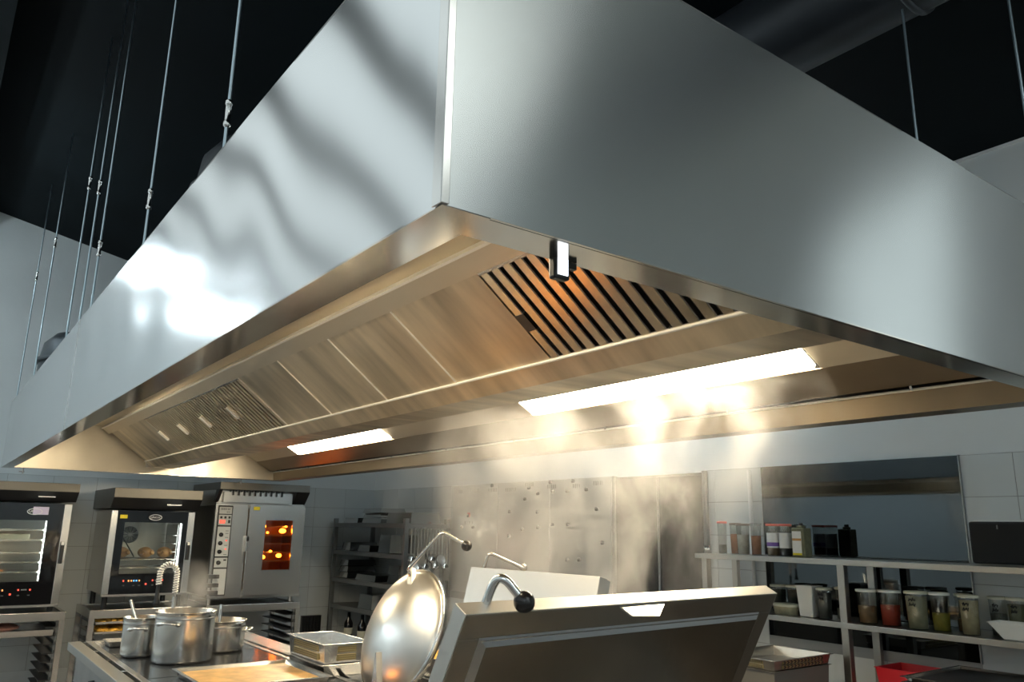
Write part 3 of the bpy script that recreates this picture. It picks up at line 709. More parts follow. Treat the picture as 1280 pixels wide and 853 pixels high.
# ------------------------------------------------------------------ ovens
OY = 8.45
def canopy(t, w, h, z, over, m='steel', dy=0.0, d=.95):
    # extraction hood on top of an oven: upright front band, dark sloped underside
    MB().prism([(dy-over, z+h*.55), (dy-over, z+h), (d, z+h), (d, z+.01), (dy+.02, z+.01)], 0, -.02, w+.03).obj('canopy', m, t, bevel=.003)
    MB().prism([(dy-over+.004, z+h*.55-.003), (dy-.002+.02, z+.004), (dy+.02, z+.012), (dy-over+.008, z+h*.55)], 0, -.018, w+.028).obj('canopy_underside', 'black', t)
    MB().box((w*.62, dy-over*.5, z+h*.24), (w*.8, dy-over*.35, z+h*.30)).obj('canopy_glint_plate', 'steel_bright', t)
def combi(x, w, z, h, label, win, logo, foot=.068):
    t = thing('convection_oven', label, 'oven', (x, OY, z))
    # carcass as five walls so that the cavity is a real space
    D_ = .80
    MB().box((0, .03, .0), (.03, D_, h)).box((w-.03, .03, 0), (w, D_, h)).box((.03, .03, h-.05), (w-.03, D_, h)).box((.03, .03, 0), (w-.03, D_, .16)).box((.03, D_-.02, .16), (w-.03, D_, h-.05)).obj('oven_body', 'steel', t)
    MB().box((-.004, 0, 0), (.055, .032, h)).obj('door_frame', 'steel_bright', t, bevel=.004)
    MB().box((w-.062, 0, 0), (w+.004, .032, h)).obj('door_frame', 'steel_bright', t, bevel=.004)
    a, b = .055, w-.062; wx0, wx1, wz0, wz1 = win
    dr = MB().box((a, .004, 0), (wx0, .03, h)).box((wx1, .004, 0), (b, .03, h)).box((wx0, .004, wz1), (wx1, .03, h)).box((wx0, .004, 0), (wx1, .03, wz0)).obj('oven_door', 'black_glass', t)
    MB().box((wx0, .006, wz0), (wx1, .010, wz1)).obj('door_window', 'oven_glass', dr)
    mb = MB(); e = .008
    mb.box((wx0-.06, .62, wz0-.03), (wx1+.05, .63, wz1+.03)); mb.box((wx0-.06, .034, wz0-.035), (wx1+.05, .62, wz0-.03)); mb.box((wx0-.06, .034, wz1+.03), (wx1+.05, .62, wz1+.035))
    mb.box((wx0-.065, .034, wz0-.03), (wx0-.06, .62, wz1+.03)); mb.box((wx1+.05, .034, wz0-.03), (wx1+.055, .62, wz1+.03))
    mb.obj('cavity', 'cavity', t)
    MB().box((wx1+.012, .036, wz0+.0), (wx1+.03, .05, wz1-.0)).obj('oven_lamp', 'oven_white', t)
    MB().box((wx1-.012, .028, wz0+.005), (wx1-.004, .034, wz1-.005)).obj('oven_lamp', 'oven_white', t)
    MB().box((w-.052, -.035, h*.40), (w-.022, .0, h*.62)).obj('door_handle', 'black', t, bevel=.006)
    MB().box((w-.05, -.037, h*.585), (w-.026, -.033, h*.62)).obj('handle_cap', 'white', t)
    # logo: oval ring and lettering
    lx, lz = logo
    ring = [(lx+.058*cos(q), .0015, lz+.026*sin(q)) for q in [2*pi*i/28 for i in range(29)]]
    MB().tube(ring, .0035, 6, False).obj('logo_ring', 'white_print', t)
    text('logo_lettering', 'UNOX', .030, 'white_print', t, (lx, .0005, lz), FACE_Y)
    # display digits
    for i, (px, c) in enumerate(((.17, 'led_red'), (.215, 'led_amber'), (.24, 'led_amber'), (.262, 'led_blue'), (.285, 'led_blue'), (.31, 'led_amber'), (.43, 'led_red'), (.52, 'led_red'))):
        MB().box((px, .0, wz0*.62), (px+.011, .004, wz0*.62+.013)).obj('display_digit', c, t)
    MB().box((.37, 0, wz0*.44), (.384, .004, wz0*.44+.014)).obj('display_digit', 'led_red', t)
    MB().box((.455, .001, wz0*.63), (.50, .004, wz0*.63+.010)).obj('display_bar', 'grey_print', t)
    for q in (.18, .27, .32, .44, .52): marks('key_legend', 3, .011, 'grey_print', t, (q, .0025, wz0*.42), 'Y')
    MB().box((0, -.004, -.02), (w, .03, 0)).obj('door_sill', 'steel_dark', t)
    for fx in (.05, w-.05):
        for fy in (.1, .7): MB().lathe([(.025, -foot), (.025, -.02), (.03, 0)], 14, (fx, fy, 0)).obj('foot', 'black', t)
    return t
# oven 1 (left edge of the picture)
o1 = combi(.395, .765, .868, .885, 'left black glass oven with paper note over its logo, cut by the picture edge', (.10, .585, .20, .735), (.47, .812))
canopy(o1, .765, .17, .90, .10, 'canopy')
MB().box((.455, -.001, .785), (.58, .0012, .855)).obj('paper_note', 'lilac', o1)
for z in (.27, .355, .44, .55, .64):
    rr = MB().box((.07, .08, z), (.60, .58, z+.006)).box((.07, .076, z), (.60, .082, z+.016)).obj('oven_rack', 'steel_bright', o1)
fd = tag(MB().box((.47, 8.56, 1.425), (.87, 8.95, 1.48)).obj('bread_slab', 'food_meat', bevel=.01), 'pale loaf slab on a shelf inside the left oven', 'bread')
fd.data.materials[0] = M['cream_lid']
# oven 2
o2 = combi(1.505, .765, .935, .775, 'middle black glass oven with round fan and roast chickens inside', (.125, .655, .185, .665), (.395, .715), .135)
canopy(o2, .765, .20, .785, .11, 'canopy')
MB().box((.075, .0, .70), (.14, .003, .735)).obj('yellow_sticker', 'yellow', o2)
MB().lathe([(.001, 0), (.085, 0), (.085, -.012), (.06, -.02), (.001, -.02)], 28, (.30, .615, .54), Matrix.Rotation(pi/2, 3, 'X')).obj('fan_disc', 'steel_dark', o2)
for a in range(10):
    MB().box((.02, -.002, -.003), (.075, .002, .003), Matrix.Translation((.30, .60, .54)) @ Matrix.Rotation(a*pi/5, 4, 'Y')).obj('fan_slot', 'black', o2)
MB().tube([(.18, .3, .52), (.31, .34, .33)], .006, 8).obj('core_probe', 'black', o2)
for z in (.235, .315):
    mb = MB()
    for i in range(14): mb.tube([(.08, .06+i*.04, z), (.69, .06+i*.04, z)], .003, 6)
    mb.tube([(.08, .06, z), (.08, .58, z)], .004, 6).tube([(.69, .06, z), (.69, .58, z)], .004, 6)
    mb.obj('wire_rack', 'steel_bright', o2)
mb = MB().box((.64, .10, .2), (.646, .55, .65))
for z in (.3, .38, .46, .54): mb.box((.60, .10, z), (.64, .55, z+.006))
mb.obj('rack_guide', 'steel', o2)
for (x, y, lb) in ((1.69, 8.78, 'left'), (1.90, 8.72, 'middle'), (2.075, 8.70, 'right')):
    c = thing('roast_chicken', lb+' roast chicken on the wire rack in the middle oven', 'chicken', (x, y, 1.255), 0, 'roast chickens in the middle oven')
    MB().ball((0, 0, .055), .06, 18, (1.15, 1.3, .9)).obj('chicken_body', 'food_bread', c)
    for s in (-1, 1): MB().tube([(s*.05, -.03, .06), (s*.05, -.085, .05), (s*.03, -.105, .07)], [.026, .018, .009], 10).obj('chicken_leg', 'food_bread', c)
# oven 3: steel with amber window
o3 = thing('combi_steamer', 'right stainless oven with dial panel and glowing amber window', 'oven', (2.475, OY, .862)); W3, H3 = .955, .945
MB().box((0, .02, 0), (.34, .86, H3)).box((.34, .02, H3-.05), (W3, .86, H3)).box((.34, .02, 0), (W3, .86, .08)).box((W3-.03, .02, .08), (W3, .86, H3-.05)).box((.34, .84, .08), (W3-.03, .86, H3-.05)).obj('oven_body', 'steel', o3, bevel=.003)
MB().box((-.004, .05, .02), (.0, .84, H3-.02)).obj('side_panel', 'black', o3)
MB().box((.025, .012, .03), (.175, .02, H3-.02)).obj('panel_surround', 'black', o3)
for a, b in ((.04, .29), (.305, .40), (.415, .71), (.725, .83), (.84, .91)): MB().box((.037, .008, a), (.165, .013, b)).obj('panel_field', 'panel_face', o3)
marks('panel_caption', 7, .022, 'grey_print', o3, (.10, .0075, .888), 'Y'); marks('panel_caption', 3, .018, 'grey_print', o3, (.13, .0075, .858), 'Y')
for i in range(3): MB().box((.05+i*.042, .004, .792), (.072+i*.042, .009, .815)).obj('panel_key', 'black', o3)
MB().box((.048, .004, .745), (.102, .009, .778)).obj('panel_display', 'led_red', o3)
MB().box((.134, .004, .745), (.156, .009, .778)).obj('panel_key', 'black', o3)
kb = None
for z in (.63, .545, .46, .352):
    if kb is None:
        kb = MB().lathe([(.021, 0), (.020, .018), (.001, .02)], 18, (0, 0, 0), Matrix.Rotation(pi/2, 3, 'X')).obj('dial', 'black', o3, loc=(.075, .008, z))
    else: again(kb, 'dial', o3, (.075, .008, z))
for z in (.565, .48): MB().box((.128, .005, z), (.142, .009, z+.013)).obj('indicator', 'led_red', o3)
for z in (.665, .64, .60, .52, .43): MB().box((.118, .006, z), (.15, .009, z+.006)).obj('dial_mark', 'grey_print', o3)
MB().box((.125, .005, .37), (.152, .009, .385)).obj('panel_key', 'black', o3)
wx0, wx1, wz0, wz1 = .515, .825, .27, .79; da, db = .345, .95
dr = MB().box((da, -.022, .03), (wx0, .018, H3-.01)).box((wx1, -.022, .03), (db, .018, H3-.01)).box((wx0, -.022, wz1), (wx1, .018, H3-.01)).box((wx0, -.022, .03), (wx1, .018, wz0)).obj('oven_door', 'steel', o3)
MB().box((wx0, -.012, wz0), (wx1, -.007, wz1)).obj('door_window', 'amber_glass', dr)
fr3 = MB()
for q in (((wx0-.006, -.025, wz0-.006), (wx0+.006, -.02, wz1+.006)), ((wx1-.006, -.025, wz0-.006), (wx1+.006, -.02, wz1+.006)), ((wx0, -.025, wz0-.006), (wx1, -.02, wz0+.006)), ((wx0, -.025, wz1-.006), (wx1, -.02, wz1+.006))): fr3.box(*q)
fr3.obj('window_frame', 'steel_bright', dr)
cav = MB().box((.42, .5, .15), (.91, .51, .9)).box((.42, .02, .145), (.91, .5, .15)).box((.42, .02, .9), (.91, .5, .905)).box((.415, .02, .15), (.42, .5, .9)).box((.91, .02, .15), (.915, .5, .9)).obj('cavity', 'cavity_dark', o3)
for (x, z, r) in ((.555, .72, .02), (.765, .675, .032), (.60, .655, .012), (.565, .40, .026), (.745, .415, .026), (.65, .46, .014), (.80, .72, .012), (.56, .455, .012)):
    MB().ball((x, .12, z), r, 14, (1.2, .5, .8)).obj('oven_lamp', 'oven_amber', o3)
for z in (.35, .44, .53, .62, .71):
    MB().box((.43, .16, z), (.90, .48, z+.006)).box((.43, .15, z), (.90, .16, z+.014)).obj('oven_rack', 'steel_dark', o3)
MB().box((.325, -.04, .46), (.355, .012, .62)).obj('door_handle', 'steel_bright', o3, bevel=.005)
MB().box((.328, -.044, .57), (.352, -.038, .61)).obj('latch_cap', 'black', o3)
MB().tube([(.34, -.03, .46), (.343, -.03, .34)], .007, 8).obj('latch_lever', 'steel', o3)
MB().box((.38, -.024, .885), (.445, -.0215, .92)).obj('yellow_sticker', 'yellow', o3)
MB().box((.345, -.015, 0), (W3, .02, .028)).obj('door_sill', 'steel_bright', o3)
for z in (.20, .115, .045): MB().box((-.02, -.05, z), (.085, .03, z+.038)).obj('side_bracket', 'black', o3, bevel=.004)
for fx in (.04, W3-.06):
    for fy in (.08, .78): MB().lathe([(.022, -.06), (.022, 0)], 14, (fx, fy, 0)).obj('foot', 'steel', o3)
MB().box((-.01, -.10, H3+.14), (W3, .9, H3+.215)).obj('canopy', 'canopy', o3, bevel=.003)
MB().box((.0, .03, H3+.001), (W3-.005, .88, H3+.14)).obj('canopy_base', 'steel', o3)
MB().box((.06, -.018, H3+.015), (W3-.16, .02, H3+.12)).obj('canopy_front', 'steel', o3)
for i in range(10): MB().box((.14+i*.058, -.03, H3+.085), (.158+i*.058, -.017, H3+.155)).obj('vent_fin', 'black', o3)
for s in (0, 1): MB().prism([(-.098, H3+.14), (.03, H3+.012), (.08, H3+.012), (.02, H3+.14)], 0, -.012 if not s else W3-.14, .02 if not s else W3+.003).obj('canopy_side', 'black', o3)
def stand(x0, x1, zt, label, runners=7, y0=8.43, y1=9.2, th=.075):
    t = thing('oven_stand', label, 'stand', (x0, y0, 0)); w, d = x1-x0, y1-y0
    MB().box((0, 0, zt-th), (w, .03, zt)).box((0, d-.03, zt-th), (w, d, zt)).box((0, .03, zt-th), (.03, d-.03, zt)).box((w-.03, .03, zt-th), (w, d-.03, zt)).obj('top_frame', 'steel', t, bevel=.003)
    MB().box((.03, .03, zt-.02), (w-.03, d-.03, zt-.015)).obj('top_sheet', 'steel_dark', t)
    p = MB().box((0, 0, 0), (.045, .045, zt-th)).obj('leg', 'steel', t)
    for q in ((w-.045, 0), (0, d-.045), (w-.045, d-.045)): again(p, 'leg', t, (q[0], q[1], 0))
    for s in (0, 1):
        xa = .05 if not s else w-.14
        for yy in (.05, d-.07): MB().box((xa+(.0 if not s else .08), yy, .1), (xa+(.01 if not s else .09), yy+.02, zt-th)).obj('runner_post', 'steel_dark', t)
        for i in range(runners):
            z = .14+i*(zt-th-.2)/max(1, runners-1)
            MB().box((xa, .04, z), (xa+.09, d-.04, z+.006)).box((xa if s == 0 else xa+.084, .04, z), (xa+.006 if s == 0 else xa+.09, d-.04, z+.03)).obj('runner', 'black', t)
    return t
stand(.36, 1.23, .80, 'steel stand with black tray runners under the left oven', 8)
stand(1.425, 2.33, .80, 'steel stand holding two trays of golden pieces under the middle oven', 7)
stand(2.47, 3.45, .80, 'grey steel stand with tray runners under the right oven', 8, th=.07)
tg = thing('sheet_tray', 'sheet tray with pink meat in the stand under the left oven', 'tray', (.43, 8.46, .597))
open_box(MB(), 0, .73, 0, .55, 0, .05, .003, .01, .012).obj('tray_body', 'steel', tg)
tag(MB().ball((.76, 8.72, .66), .14, 20, (1.1, 1.2, .25)).obj('meat_piece', 'food_meat'), 'pink piece of meat on the tray under the left oven', 'meat')
for z, lb in ((.672, 'upper'), (.585, 'lower')):
    tg = thing('sheet_tray', lb+' tray of golden pieces in the stand under the middle oven', 'tray', (1.49, 8.46, z), 0, 'trays under the middle oven')
    open_box(MB(), 0, .775, 0, .55, 0, .018, .003, .006, .01).obj('tray_body', 'steel_bright', tg)
    mb = MB()
    for i in range(160):
        mb.ball((.03+random.random()*.71, .02+random.random()*.5, .018+random.random()*.012), .02, 7, (1.2, 1, .7))
    mb.obj('golden_pieces', 'food_yellow', tg, kind='stuff')
tag(MB().box((3.86, 9.34, .12), (4.10, 9.39, .555)).obj('slatted_crate', 'black', bevel=.004), 'black slatted crate against the tiles between oven stand and rack', 'crate')
cr = D.objects['slatted_crate']
for i in range(6): MB().box((3.865+i*.04, 9.325, .13), (3.89+i*.04, 9.34, .55)).obj('crate_slat', 'black_matte', cr)

# ------------------------------------------------------------------ storage rack by the right wall
RX0, RX1, RY0, RY1 = 4.14, 4.69, 7.46, 9.26
rk = thing('storage_rack', 'grey metal storage rack with four shelves of steel pans in the corner', 'rack', (RX0, RY0, 0))
rw, rd = RX1-RX0, RY1-RY0
p = MB().box((0, 0, 0), (.045, .045, 1.69)).obj('post', 'grey_metal', rk)
for q in ((rw-.045, 0), (0, rd-.045), (rw-.045, rd-.045)): again(p, 'post', rk, (q[0], q[1], 0))
SH = (1.635, 1.315, 1.0, .70, .3)
for z in SH: MB().box((.004, .004, z-.045), (rw-.004, rd-.004, z)).obj('shelf', 'grey_metal', rk, bevel=.002)
MB().tube([(.03, -.035, 1.585), (rw-.02, -.035, 1.585)], .007, 8).tube([(.05, 0, 1.585), (.05, -.035, 1.585)], .006, 6).tube([(rw-.05, 0, 1.585), (rw-.05, -.035, 1.585)], .006, 6).obj('hook_rail', 'chrome', rk)
# pans on the rack: (y, x, z, w, d, h, label)
pans = [
 (8.68, 4.17, 1.636, .34, .40, .065, 'low steel pan lying upside down at the far end of the rack top'),
 (8.15, 4.20, 1.636, .36, .50, .065, 'bottom steel pan of the stack on the rack top'),
 (8.18, 4.21, 1.702, .34, .46, .05, 'middle steel pan of the stack on the rack top'),
 (8.16, 4.20, 1.753, .35, .48, .055, 'topmost bright steel pan of the stack on the rack top'),
 (7.50, 4.22, 1.636, .40, .58, .12, 'long deep steel pan at the near end of the rack top'),
 (8.95, 4.18, 1.316, .40, .26, .10, 'stack of shiny pans at the far end of the second shelf'),
 (8.35, 4.18, 1.316, .38, .32, .075, 'low pan in the middle of the second shelf'),
 (7.86, 4.18, 1.316, .38, .30, .20, 'tall box shaped steel pan at the near side of the second shelf'),
 (8.96, 4.17, 1.001, .40, .26, .07, 'lowest of three upturned pans on the third shelf'),
 (8.96, 4.17, 1.072, .40, .26, .07, 'middle of three upturned pans on the third shelf'),
 (8.96, 4.17, 1.143, .40, .26, .07, 'topmost of three upturned pans on the third shelf'),
 (8.15, 4.17, 1.001, .40, .52, .07, 'wide low pan in the middle of the third shelf'),
 (7.62, 4.17, 1.001, .38, .28, .10, 'small pan at the near side of the third shelf'),
 (7.62, 4.17, 1.102, .38, .28, .10, 'pan stacked on the small pan at the near side of the third shelf'),
 (8.20, 4.17, .701, .40, .36, .16, 'tall steel pan on the fourth shelf'),
]
for y, x, z, w, d, h, lb in pans:
    if y > 8.9: y -= .04; x += .025
    t = thing('steel_pan', lb, 'pan', (x, y, z), group='steel pans on the storage rack')
    mb = MB(); open_box(mb, .012, w-.012, .012, d-.012, -h+.004, -.003, .002, .015, .012)
    o = mb.obj('pan_body', 'pan_shiny', t, bevel=.014); o.rotation_euler = (pi, 0, 0); o.location = (0, d, 0)
for i, yy in enumerate((8.9, 8.55, 8.2)):
    bt = thing('bottle', 'dark bottle on the bottom shelf of the rack, number %s from the left' % ('one', 'two', 'three')[i], 'bottle', (4.25, yy, .301), group='bottles on the rack')
    MB().lathe([(.001, 0), (.05, 0), (.05, .2), (.02, .26), (.018, .32), (.001, .32)], 20).obj('bottle_body', 'black_glass', bt)
    MB().lathe([(.0505, .08), (.0505, .15)], 20).obj('bottle_label', 'cream_lid', bt)
# hanging utensils at the near end of the rack
kinds = ['ladle', 'skimmer', 'ladle', 'spatula', 'ladle', 'skimmer', 'ladle', 'ladle', 'spatula', 'skimmer', 'ladle', 'spatula']
for i, kd in enumerate(kinds):
    x = RX0+.055+i*.040; ln = .27+.07*(i % 3)
    nth = ('first', 'second', 'third', 'fourth', 'fifth', 'sixth', 'seventh', 'eighth', 'ninth', 'tenth', 'eleventh', 'twelfth')[i]
    t = thing(kd, 'steel %s, %s utensil from the left on the rail at the rack end' % (kd, nth), kd, (x, RY0-.047, 1.585), group='utensils on the rack rail')
    MB().tube(arc((0, .012, 0), .012, -.4, pi, 8, (0, -1, 0), (0, 0, 1))[::-1], .003, 6).obj('hook', 'chrome', t)
    MB().prism([(-.0105, -ln), (.0105, -ln), (.0075, -.01), (-.0075, -.01)], 1, -.002, .002).obj('handle', 'steel', t)
    if kd == 'ladle':
        MB().lathe([(.001, -.045), (.03, -.036), (.045, -.012), (.048, 0), (.045, 0), (.03, -.03), (.001, -.04)], 18, (0, -.03, -ln-.035), Matrix.Rotation(.6, 3, 'X')).obj('bowl', 'steel_bright', t)
    elif kd == 'skimmer':
        MB().lathe([(.001, -.006), (.05, 0), (.056, .006), (.05, .004), (.001, -.002)], 20, (0, -.012, -ln-.045), Matrix.Rotation(1.3, 3, 'X')).obj('bowl', 'steel_bright', t)
    else:
        MB().prism([(-.045, -ln-.12), (.045, -ln-.12), (.03, -ln+.005), (-.03, -ln+.005)], 1, -.003, .001).obj('blade', 'steel', t)

# ------------------------------------------------------------------ tool board on the right wall
bd = thing('tool_board', 'large grey metal tool board with dark pegs and small labels on the right wall', 'board', (XR-.008, 4.95, .95))
for a, b in ((0, .82), (.825, 1.65), (1.655, 2.49)): MB().box((-.02, a, 0), (0, b, 1.10)).obj('board_panel', 'board', bd, bevel=.002)
pegs = [(7.122, 1.729), (7.239, 1.613), (7.025, 1.614), (6.693, 2.03), (6.076, 1.99), (5.749, 2.03), (5.431, 2.03), (5.939, 1.933), (6.137, 1.885), (5.713, 1.95), (5.508, 1.944),
        (6.381, 1.766), (6.169, 1.599), (5.722, 1.646), (6.387, 1.535), (5.508, 1.343), (5.497, 1.648), (5.25, 1.95), (5.93, 1.62), (5.12, 1.78), (5.05, 1.5), (5.94, 1.76), (5.35, 1.35)]
pg = None
for y, z in pegs:
    if pg is None: pg = MB().lathe([(.016, 0), (.018, .02), (.001, .024)], 12, (0, 0, 0), Matrix.Rotation(-pi/2, 3, 'Y')).obj('peg', 'black', bd, loc=(-.021, y-4.95, z-.95))
    else: again(pg, 'peg', bd, (-.021, y-4.95, z-.95))
MB().box((-.03, 7.10-4.95, 1.715-.95), (-.02, 7.14-4.95, 1.76-.95)).obj('red_tag', 'red', bd)
for y, z, w in ((7.325, 1.985, 5), (7.015, 1.99, 6), (6.692, 1.985, 6), (6.374, 1.98, 7), (6.077, 2.02, 5), (5.737, 1.99, 5), (5.387, 1.985, 4), (7.118, 1.655, 6), (5.1, 2.0, 5)):
    # tiny capitals, too small to read in the picture
    marks('label_text', w, .045, 'grey_print', bd, (-.0205, y-4.95, z-.95), 'X')

# ------------------------------------------------------------------ wall shelf with jars
sh = thing('jar_shelf', 'two-tier stainless shelf with square posts holding jars in front of the dark pane', 'shelf', (4.35, .9, .70))
def sb(a, b, name, m='steel_mid', **k): return MB().box((a[0]-4.35, a[1]-.9, a[2]-.70), (b[0]-4.35, b[1]-.9, b[2]-.70)).obj(name, m, sh, **k)
sb((4.335, .9, 1.455), (4.70, 3.73, 1.460), 'shelf_board'); sb((4.33, .9, 1.428), (4.345, 3.73, 1.460), 'shelf_edge', bevel=.002)
sb((4.335, .9, 1.108), (4.70, 3.60, 1.113), 'shelf_board'); sb((4.33, .9, 1.082), (4.345, 3.60, 1.113), 'shelf_edge', bevel=.002)
for y in (3.665, 2.665, 1.2):
    sb((4.346, y-.0225, .70), (4.39, y+.0225, 1.455), 'post', 'steel_mid', bevel=.003); sb((4.665, y-.0225, .70), (4.70, y+.0225, 1.455), 'post', 'steel_mid', bevel=.003)
ct = thing('prep_counter', 'stainless counter along the right wall under the jar shelf', 'counter', (3.62, .6, 0))
MB().box((0, 0, .66), (1.10, 3.3, .70)).obj('counter_top', 'steel', ct, bevel=.004)
MB().box((.05, .02, .1), (1.09, 3.28, .66)).obj('counter_body', 'steel_dark', ct)
def jar(y, x, z, d, h, label, body, fill, lid, ink=True, group='jars on the lower shelf', lab=None, taper=.86):
    t = thing('storage_jar', label, 'jar', (x, y, z), 0, group); r = d/2
    MB().lathe([(.001, 0), (r*taper, 0), (r, h-.02), (r, h-.012)], 24).obj('jar_body', body, t)
    if fill: MB().lathe([(.001, .004), (r*taper*.95, .004), (r*(taper+(1-taper)*fill[1])*.95, h*fill[1]*.92), (.001, h*fill[1]*.92)], 20).obj('contents', fill[0], t)
    if lid: MB().lathe([(r+.003, h-.014), (r+.004, h-.002), (r-.004, h), (.001, h)], 24).obj('lid', lid, t)
    if ink:
        mb = MB(); rnd = random.Random(int(y*1000))
        for k in range(2):
            pts = []; ph0 = rnd.random()*6
            for i in range(13):
                a = pi+.35-.055*i-.05; rr = r*(.955-.015*k)+.0035
                pts.append((rr*cos(a+.1)*1.0, rr*sin(a+.1), h*(.78-.13*k)+.008*sin(i*2.1+ph0)+.004*sin(i*5+k)))
            mb.tube(pts, .0022, 5)
        mb.obj('handwriting', 'mark', t)
    if lab:
        mb = MB(); mb.lathe([(r*1.01, h*.25), (r*1.012, h*.72)], 24); mb.obj('paper_label', lab[0], t)
        if len(lab) > 1: MB().lathe([(r*1.016, h*.30), (r*1.018, h*.42)], 24).obj('label_band', lab[1], t)
    return t
ZU, ZL = 1.461, 1.114
U = 'spice jars on the upper shelf'
tag(MB().lathe([(.001, 0), (.026, 0), (.028, .05), (.026, .05), (.001, .006)], 18, (4.42, 3.69, ZU)).obj('steel_cup', 'chrome'), 'small steel cup at the left end of the upper shelf', 'cup')
jar(3.60, 4.47, ZU, .062, .215, 'slim clear jar with red lid, leftmost jar on the upper shelf', 'jar_glass', ('c_greyish', .3), 'red_lid', False, U)
jar(3.51, 4.50, ZU, .078, .205, 'brown lidded spice jar with orange contents, second on the upper shelf', 'jar_glass', ('c_orange', .7), 'brown_lid', False, U)
jar(3.42, 4.46, ZU, .086, .20, 'brown lidded jar with whitish contents, third on the upper shelf', 'jar_glass', ('c_whiteish', .7), 'brown_lid', False, U)
jar(3.325, 4.47, ZU, .07, .205, 'tall jar of orange spice, fourth on the upper shelf', 'jar_glass', ('c_orange', .65), 'jar_glass', False, U)
jar(3.255, 4.55, ZU, .056, .20, 'pale slim jar left of the red lidded pair on the upper shelf', 'jar_glass', ('c_whiteish', .6), 'jar_glass', False, U)
jar(3.185, 4.46, ZU, .082, .20, 'red lidded jar with white and purple label on the upper shelf', 'jar_glass', ('c_tan', .5), 'red_lid', False, U, ('white_print', 'purple'), .97)
jar(3.095, 4.46, ZU, .078, .20, 'red lidded jar with plain white label on the upper shelf', 'jar_glass', ('c_dark', .5), 'red_lid', False, U, ('white_print',), .97)
bt = thing('square_bottle', 'dark square bottle with white and yellow label, last on the upper shelf', 'bottle', (4.46, 2.98, ZU), group=None)
MB().box((-.04, -.045, 0), (.04, .045, .175)).box((-.02, -.02, .175), (.02, .02, .19)).obj('bottle_body', 'c_greenish', bt, bevel=.006)
MB().box((-.0415, -.025, .012), (-.0395, .038, .155)).obj('paper_label', 'white_print', bt)
MB().box((-.0425, -.025, .012), (-.0415, .038, .024)).obj('label_band', 'yellow', bt); MB().box((-.0425, -.025, .098), (-.0415, .038, .112)).obj('label_band', 'food_bread', bt)
MB().lathe([(.014, .19), (.014, .205), (.001, .205)], 14).obj('bottle_cap', 'black', bt)
jar(3.255, 4.58, ZL, .098, .165, 'dark contents jar, leftmost at the back of the lower shelf', 'jar_glass', ('c_dark', .9), 'cream_lid', False)
jar(3.135, 4.58, ZL, .096, .168, 'dark contents jar beside the white bucket, second at the back', 'jar_glass', ('c_dark', .9), 'cream_lid', False)
tb = thing('lidded_tub', 'low oval cream tub at the left end of the lower shelf', 'tub', (4.43, 3.10, ZL))
MB().lathe([(.001, 0), (.075, 0), (.083, .05)], 28, (0, 0, 0), Matrix.Diagonal((.7, 1, 1))).obj('tub_body', 'c_pale', tb)
MB().lathe([(.084, .048), (.086, .062), (.08, .065), (.001, .065)], 28, (0, 0, 0), Matrix.Diagonal((.7, 1, 1))).obj('tub_lid', 'cream_lid', tb)
bk = thing('white_bucket', 'white square bucket on the lower shelf', 'bucket', (4.45, 2.945, ZL))
MB().add([(-.045,-.045,0),(.045,-.045,0),(.045,.045,0),(-.045,.045,0),(-.055,-.055,.18),(.055,-.055,.18),(.055,.055,.18),(-.055,.055,.18)], ((3,2,1,0),(4,5,6,7),(0,1,5,4),(1,2,6,5),(2,3,7,6),(3,0,4,7))).obj('bucket_body', 'white', bk, bevel=.006)
MB().box((-.058, -.058, .172), (.058, .058, .182)).obj('bucket_rim', 'white', bk, bevel=.002)
jar(2.825, 4.42, ZL, .088, .178, 'clear jar with grey contents right of the white bucket', 'jar_glass', ('c_greyish', .9), 'cream_lid', True)
jar(2.785, 4.54, ZL, .075, .180, 'clear jar with pale bottom contents just left of the shelf post', 'jar_glass', ('c_pale', .35), 'cream_lid', False)
jar(2.575, 4.45, ZL, .112, .185, 'clear jar with tan and orange layers just right of the shelf post', 'jar_glass', ('c_tan', .55), 'white', False)
jar(2.52, 4.60, ZL, .08, .18, 'half hidden jar between the tan jar and the red jar', 'jar_glass', ('c_dark', .6), 'cream_lid', False)
jar(2.44, 4.45, ZL, .112, .190, 'jar of bright red spice with white lid', 'jar_glass', ('c_redspice', .62), 'white', False)
jar(2.36, 4.58, ZL, .085, .185, 'half hidden jar between the red jar and the big cream jar', 'jar_glass', ('c_olive', .35), 'cream_lid', False)
jar(2.275, 4.42, ZL, .114, .196, 'big jar of pale powder with handwriting, right of the red jar', 'jar_glass', ('c_pale', .93), 'cream_lid', True)
jar(2.165, 4.45, ZL, .096, .196, 'jar with yellow green bottom contents right of the big pale jar', 'jar_glass', ('c_olive', .5), 'white', False)
jar(2.085, 4.54, ZL, .08, .192, 'narrow jar with tan bottom contents behind the cream jar', 'jar_glass', ('c_tan', .35), 'cream_lid', False)
jar(2.005, 4.42, ZL, .092, .196, 'jar of cream coloured powder with handwriting', 'jar_glass', ('c_cream', .93), 'cream_lid', True)
jar(1.92, 4.55, ZL, .084, .19, 'clear nearly empty jar with handwriting left of the white scoop', 'jar_glass', ('c_greyish', .6), 'cream_lid', True)
jar(1.832, 4.55, ZL, .084, .19, 'jar of greenish powder with handwriting behind the white scoop', 'jar_glass', ('c_greenish', .9), 'cream_lid', True)
jar(1.735, 4.55, ZL, .084, .19, 'jar with handwriting at the right picture edge', 'jar_glass', ('c_greenish', .9), 'cream_lid', True)
sc = thing('white_scoop_tub', 'white sloping plastic tub on the lower shelf at the right picture edge', 'tub', (4.43, 1.75, ZL))
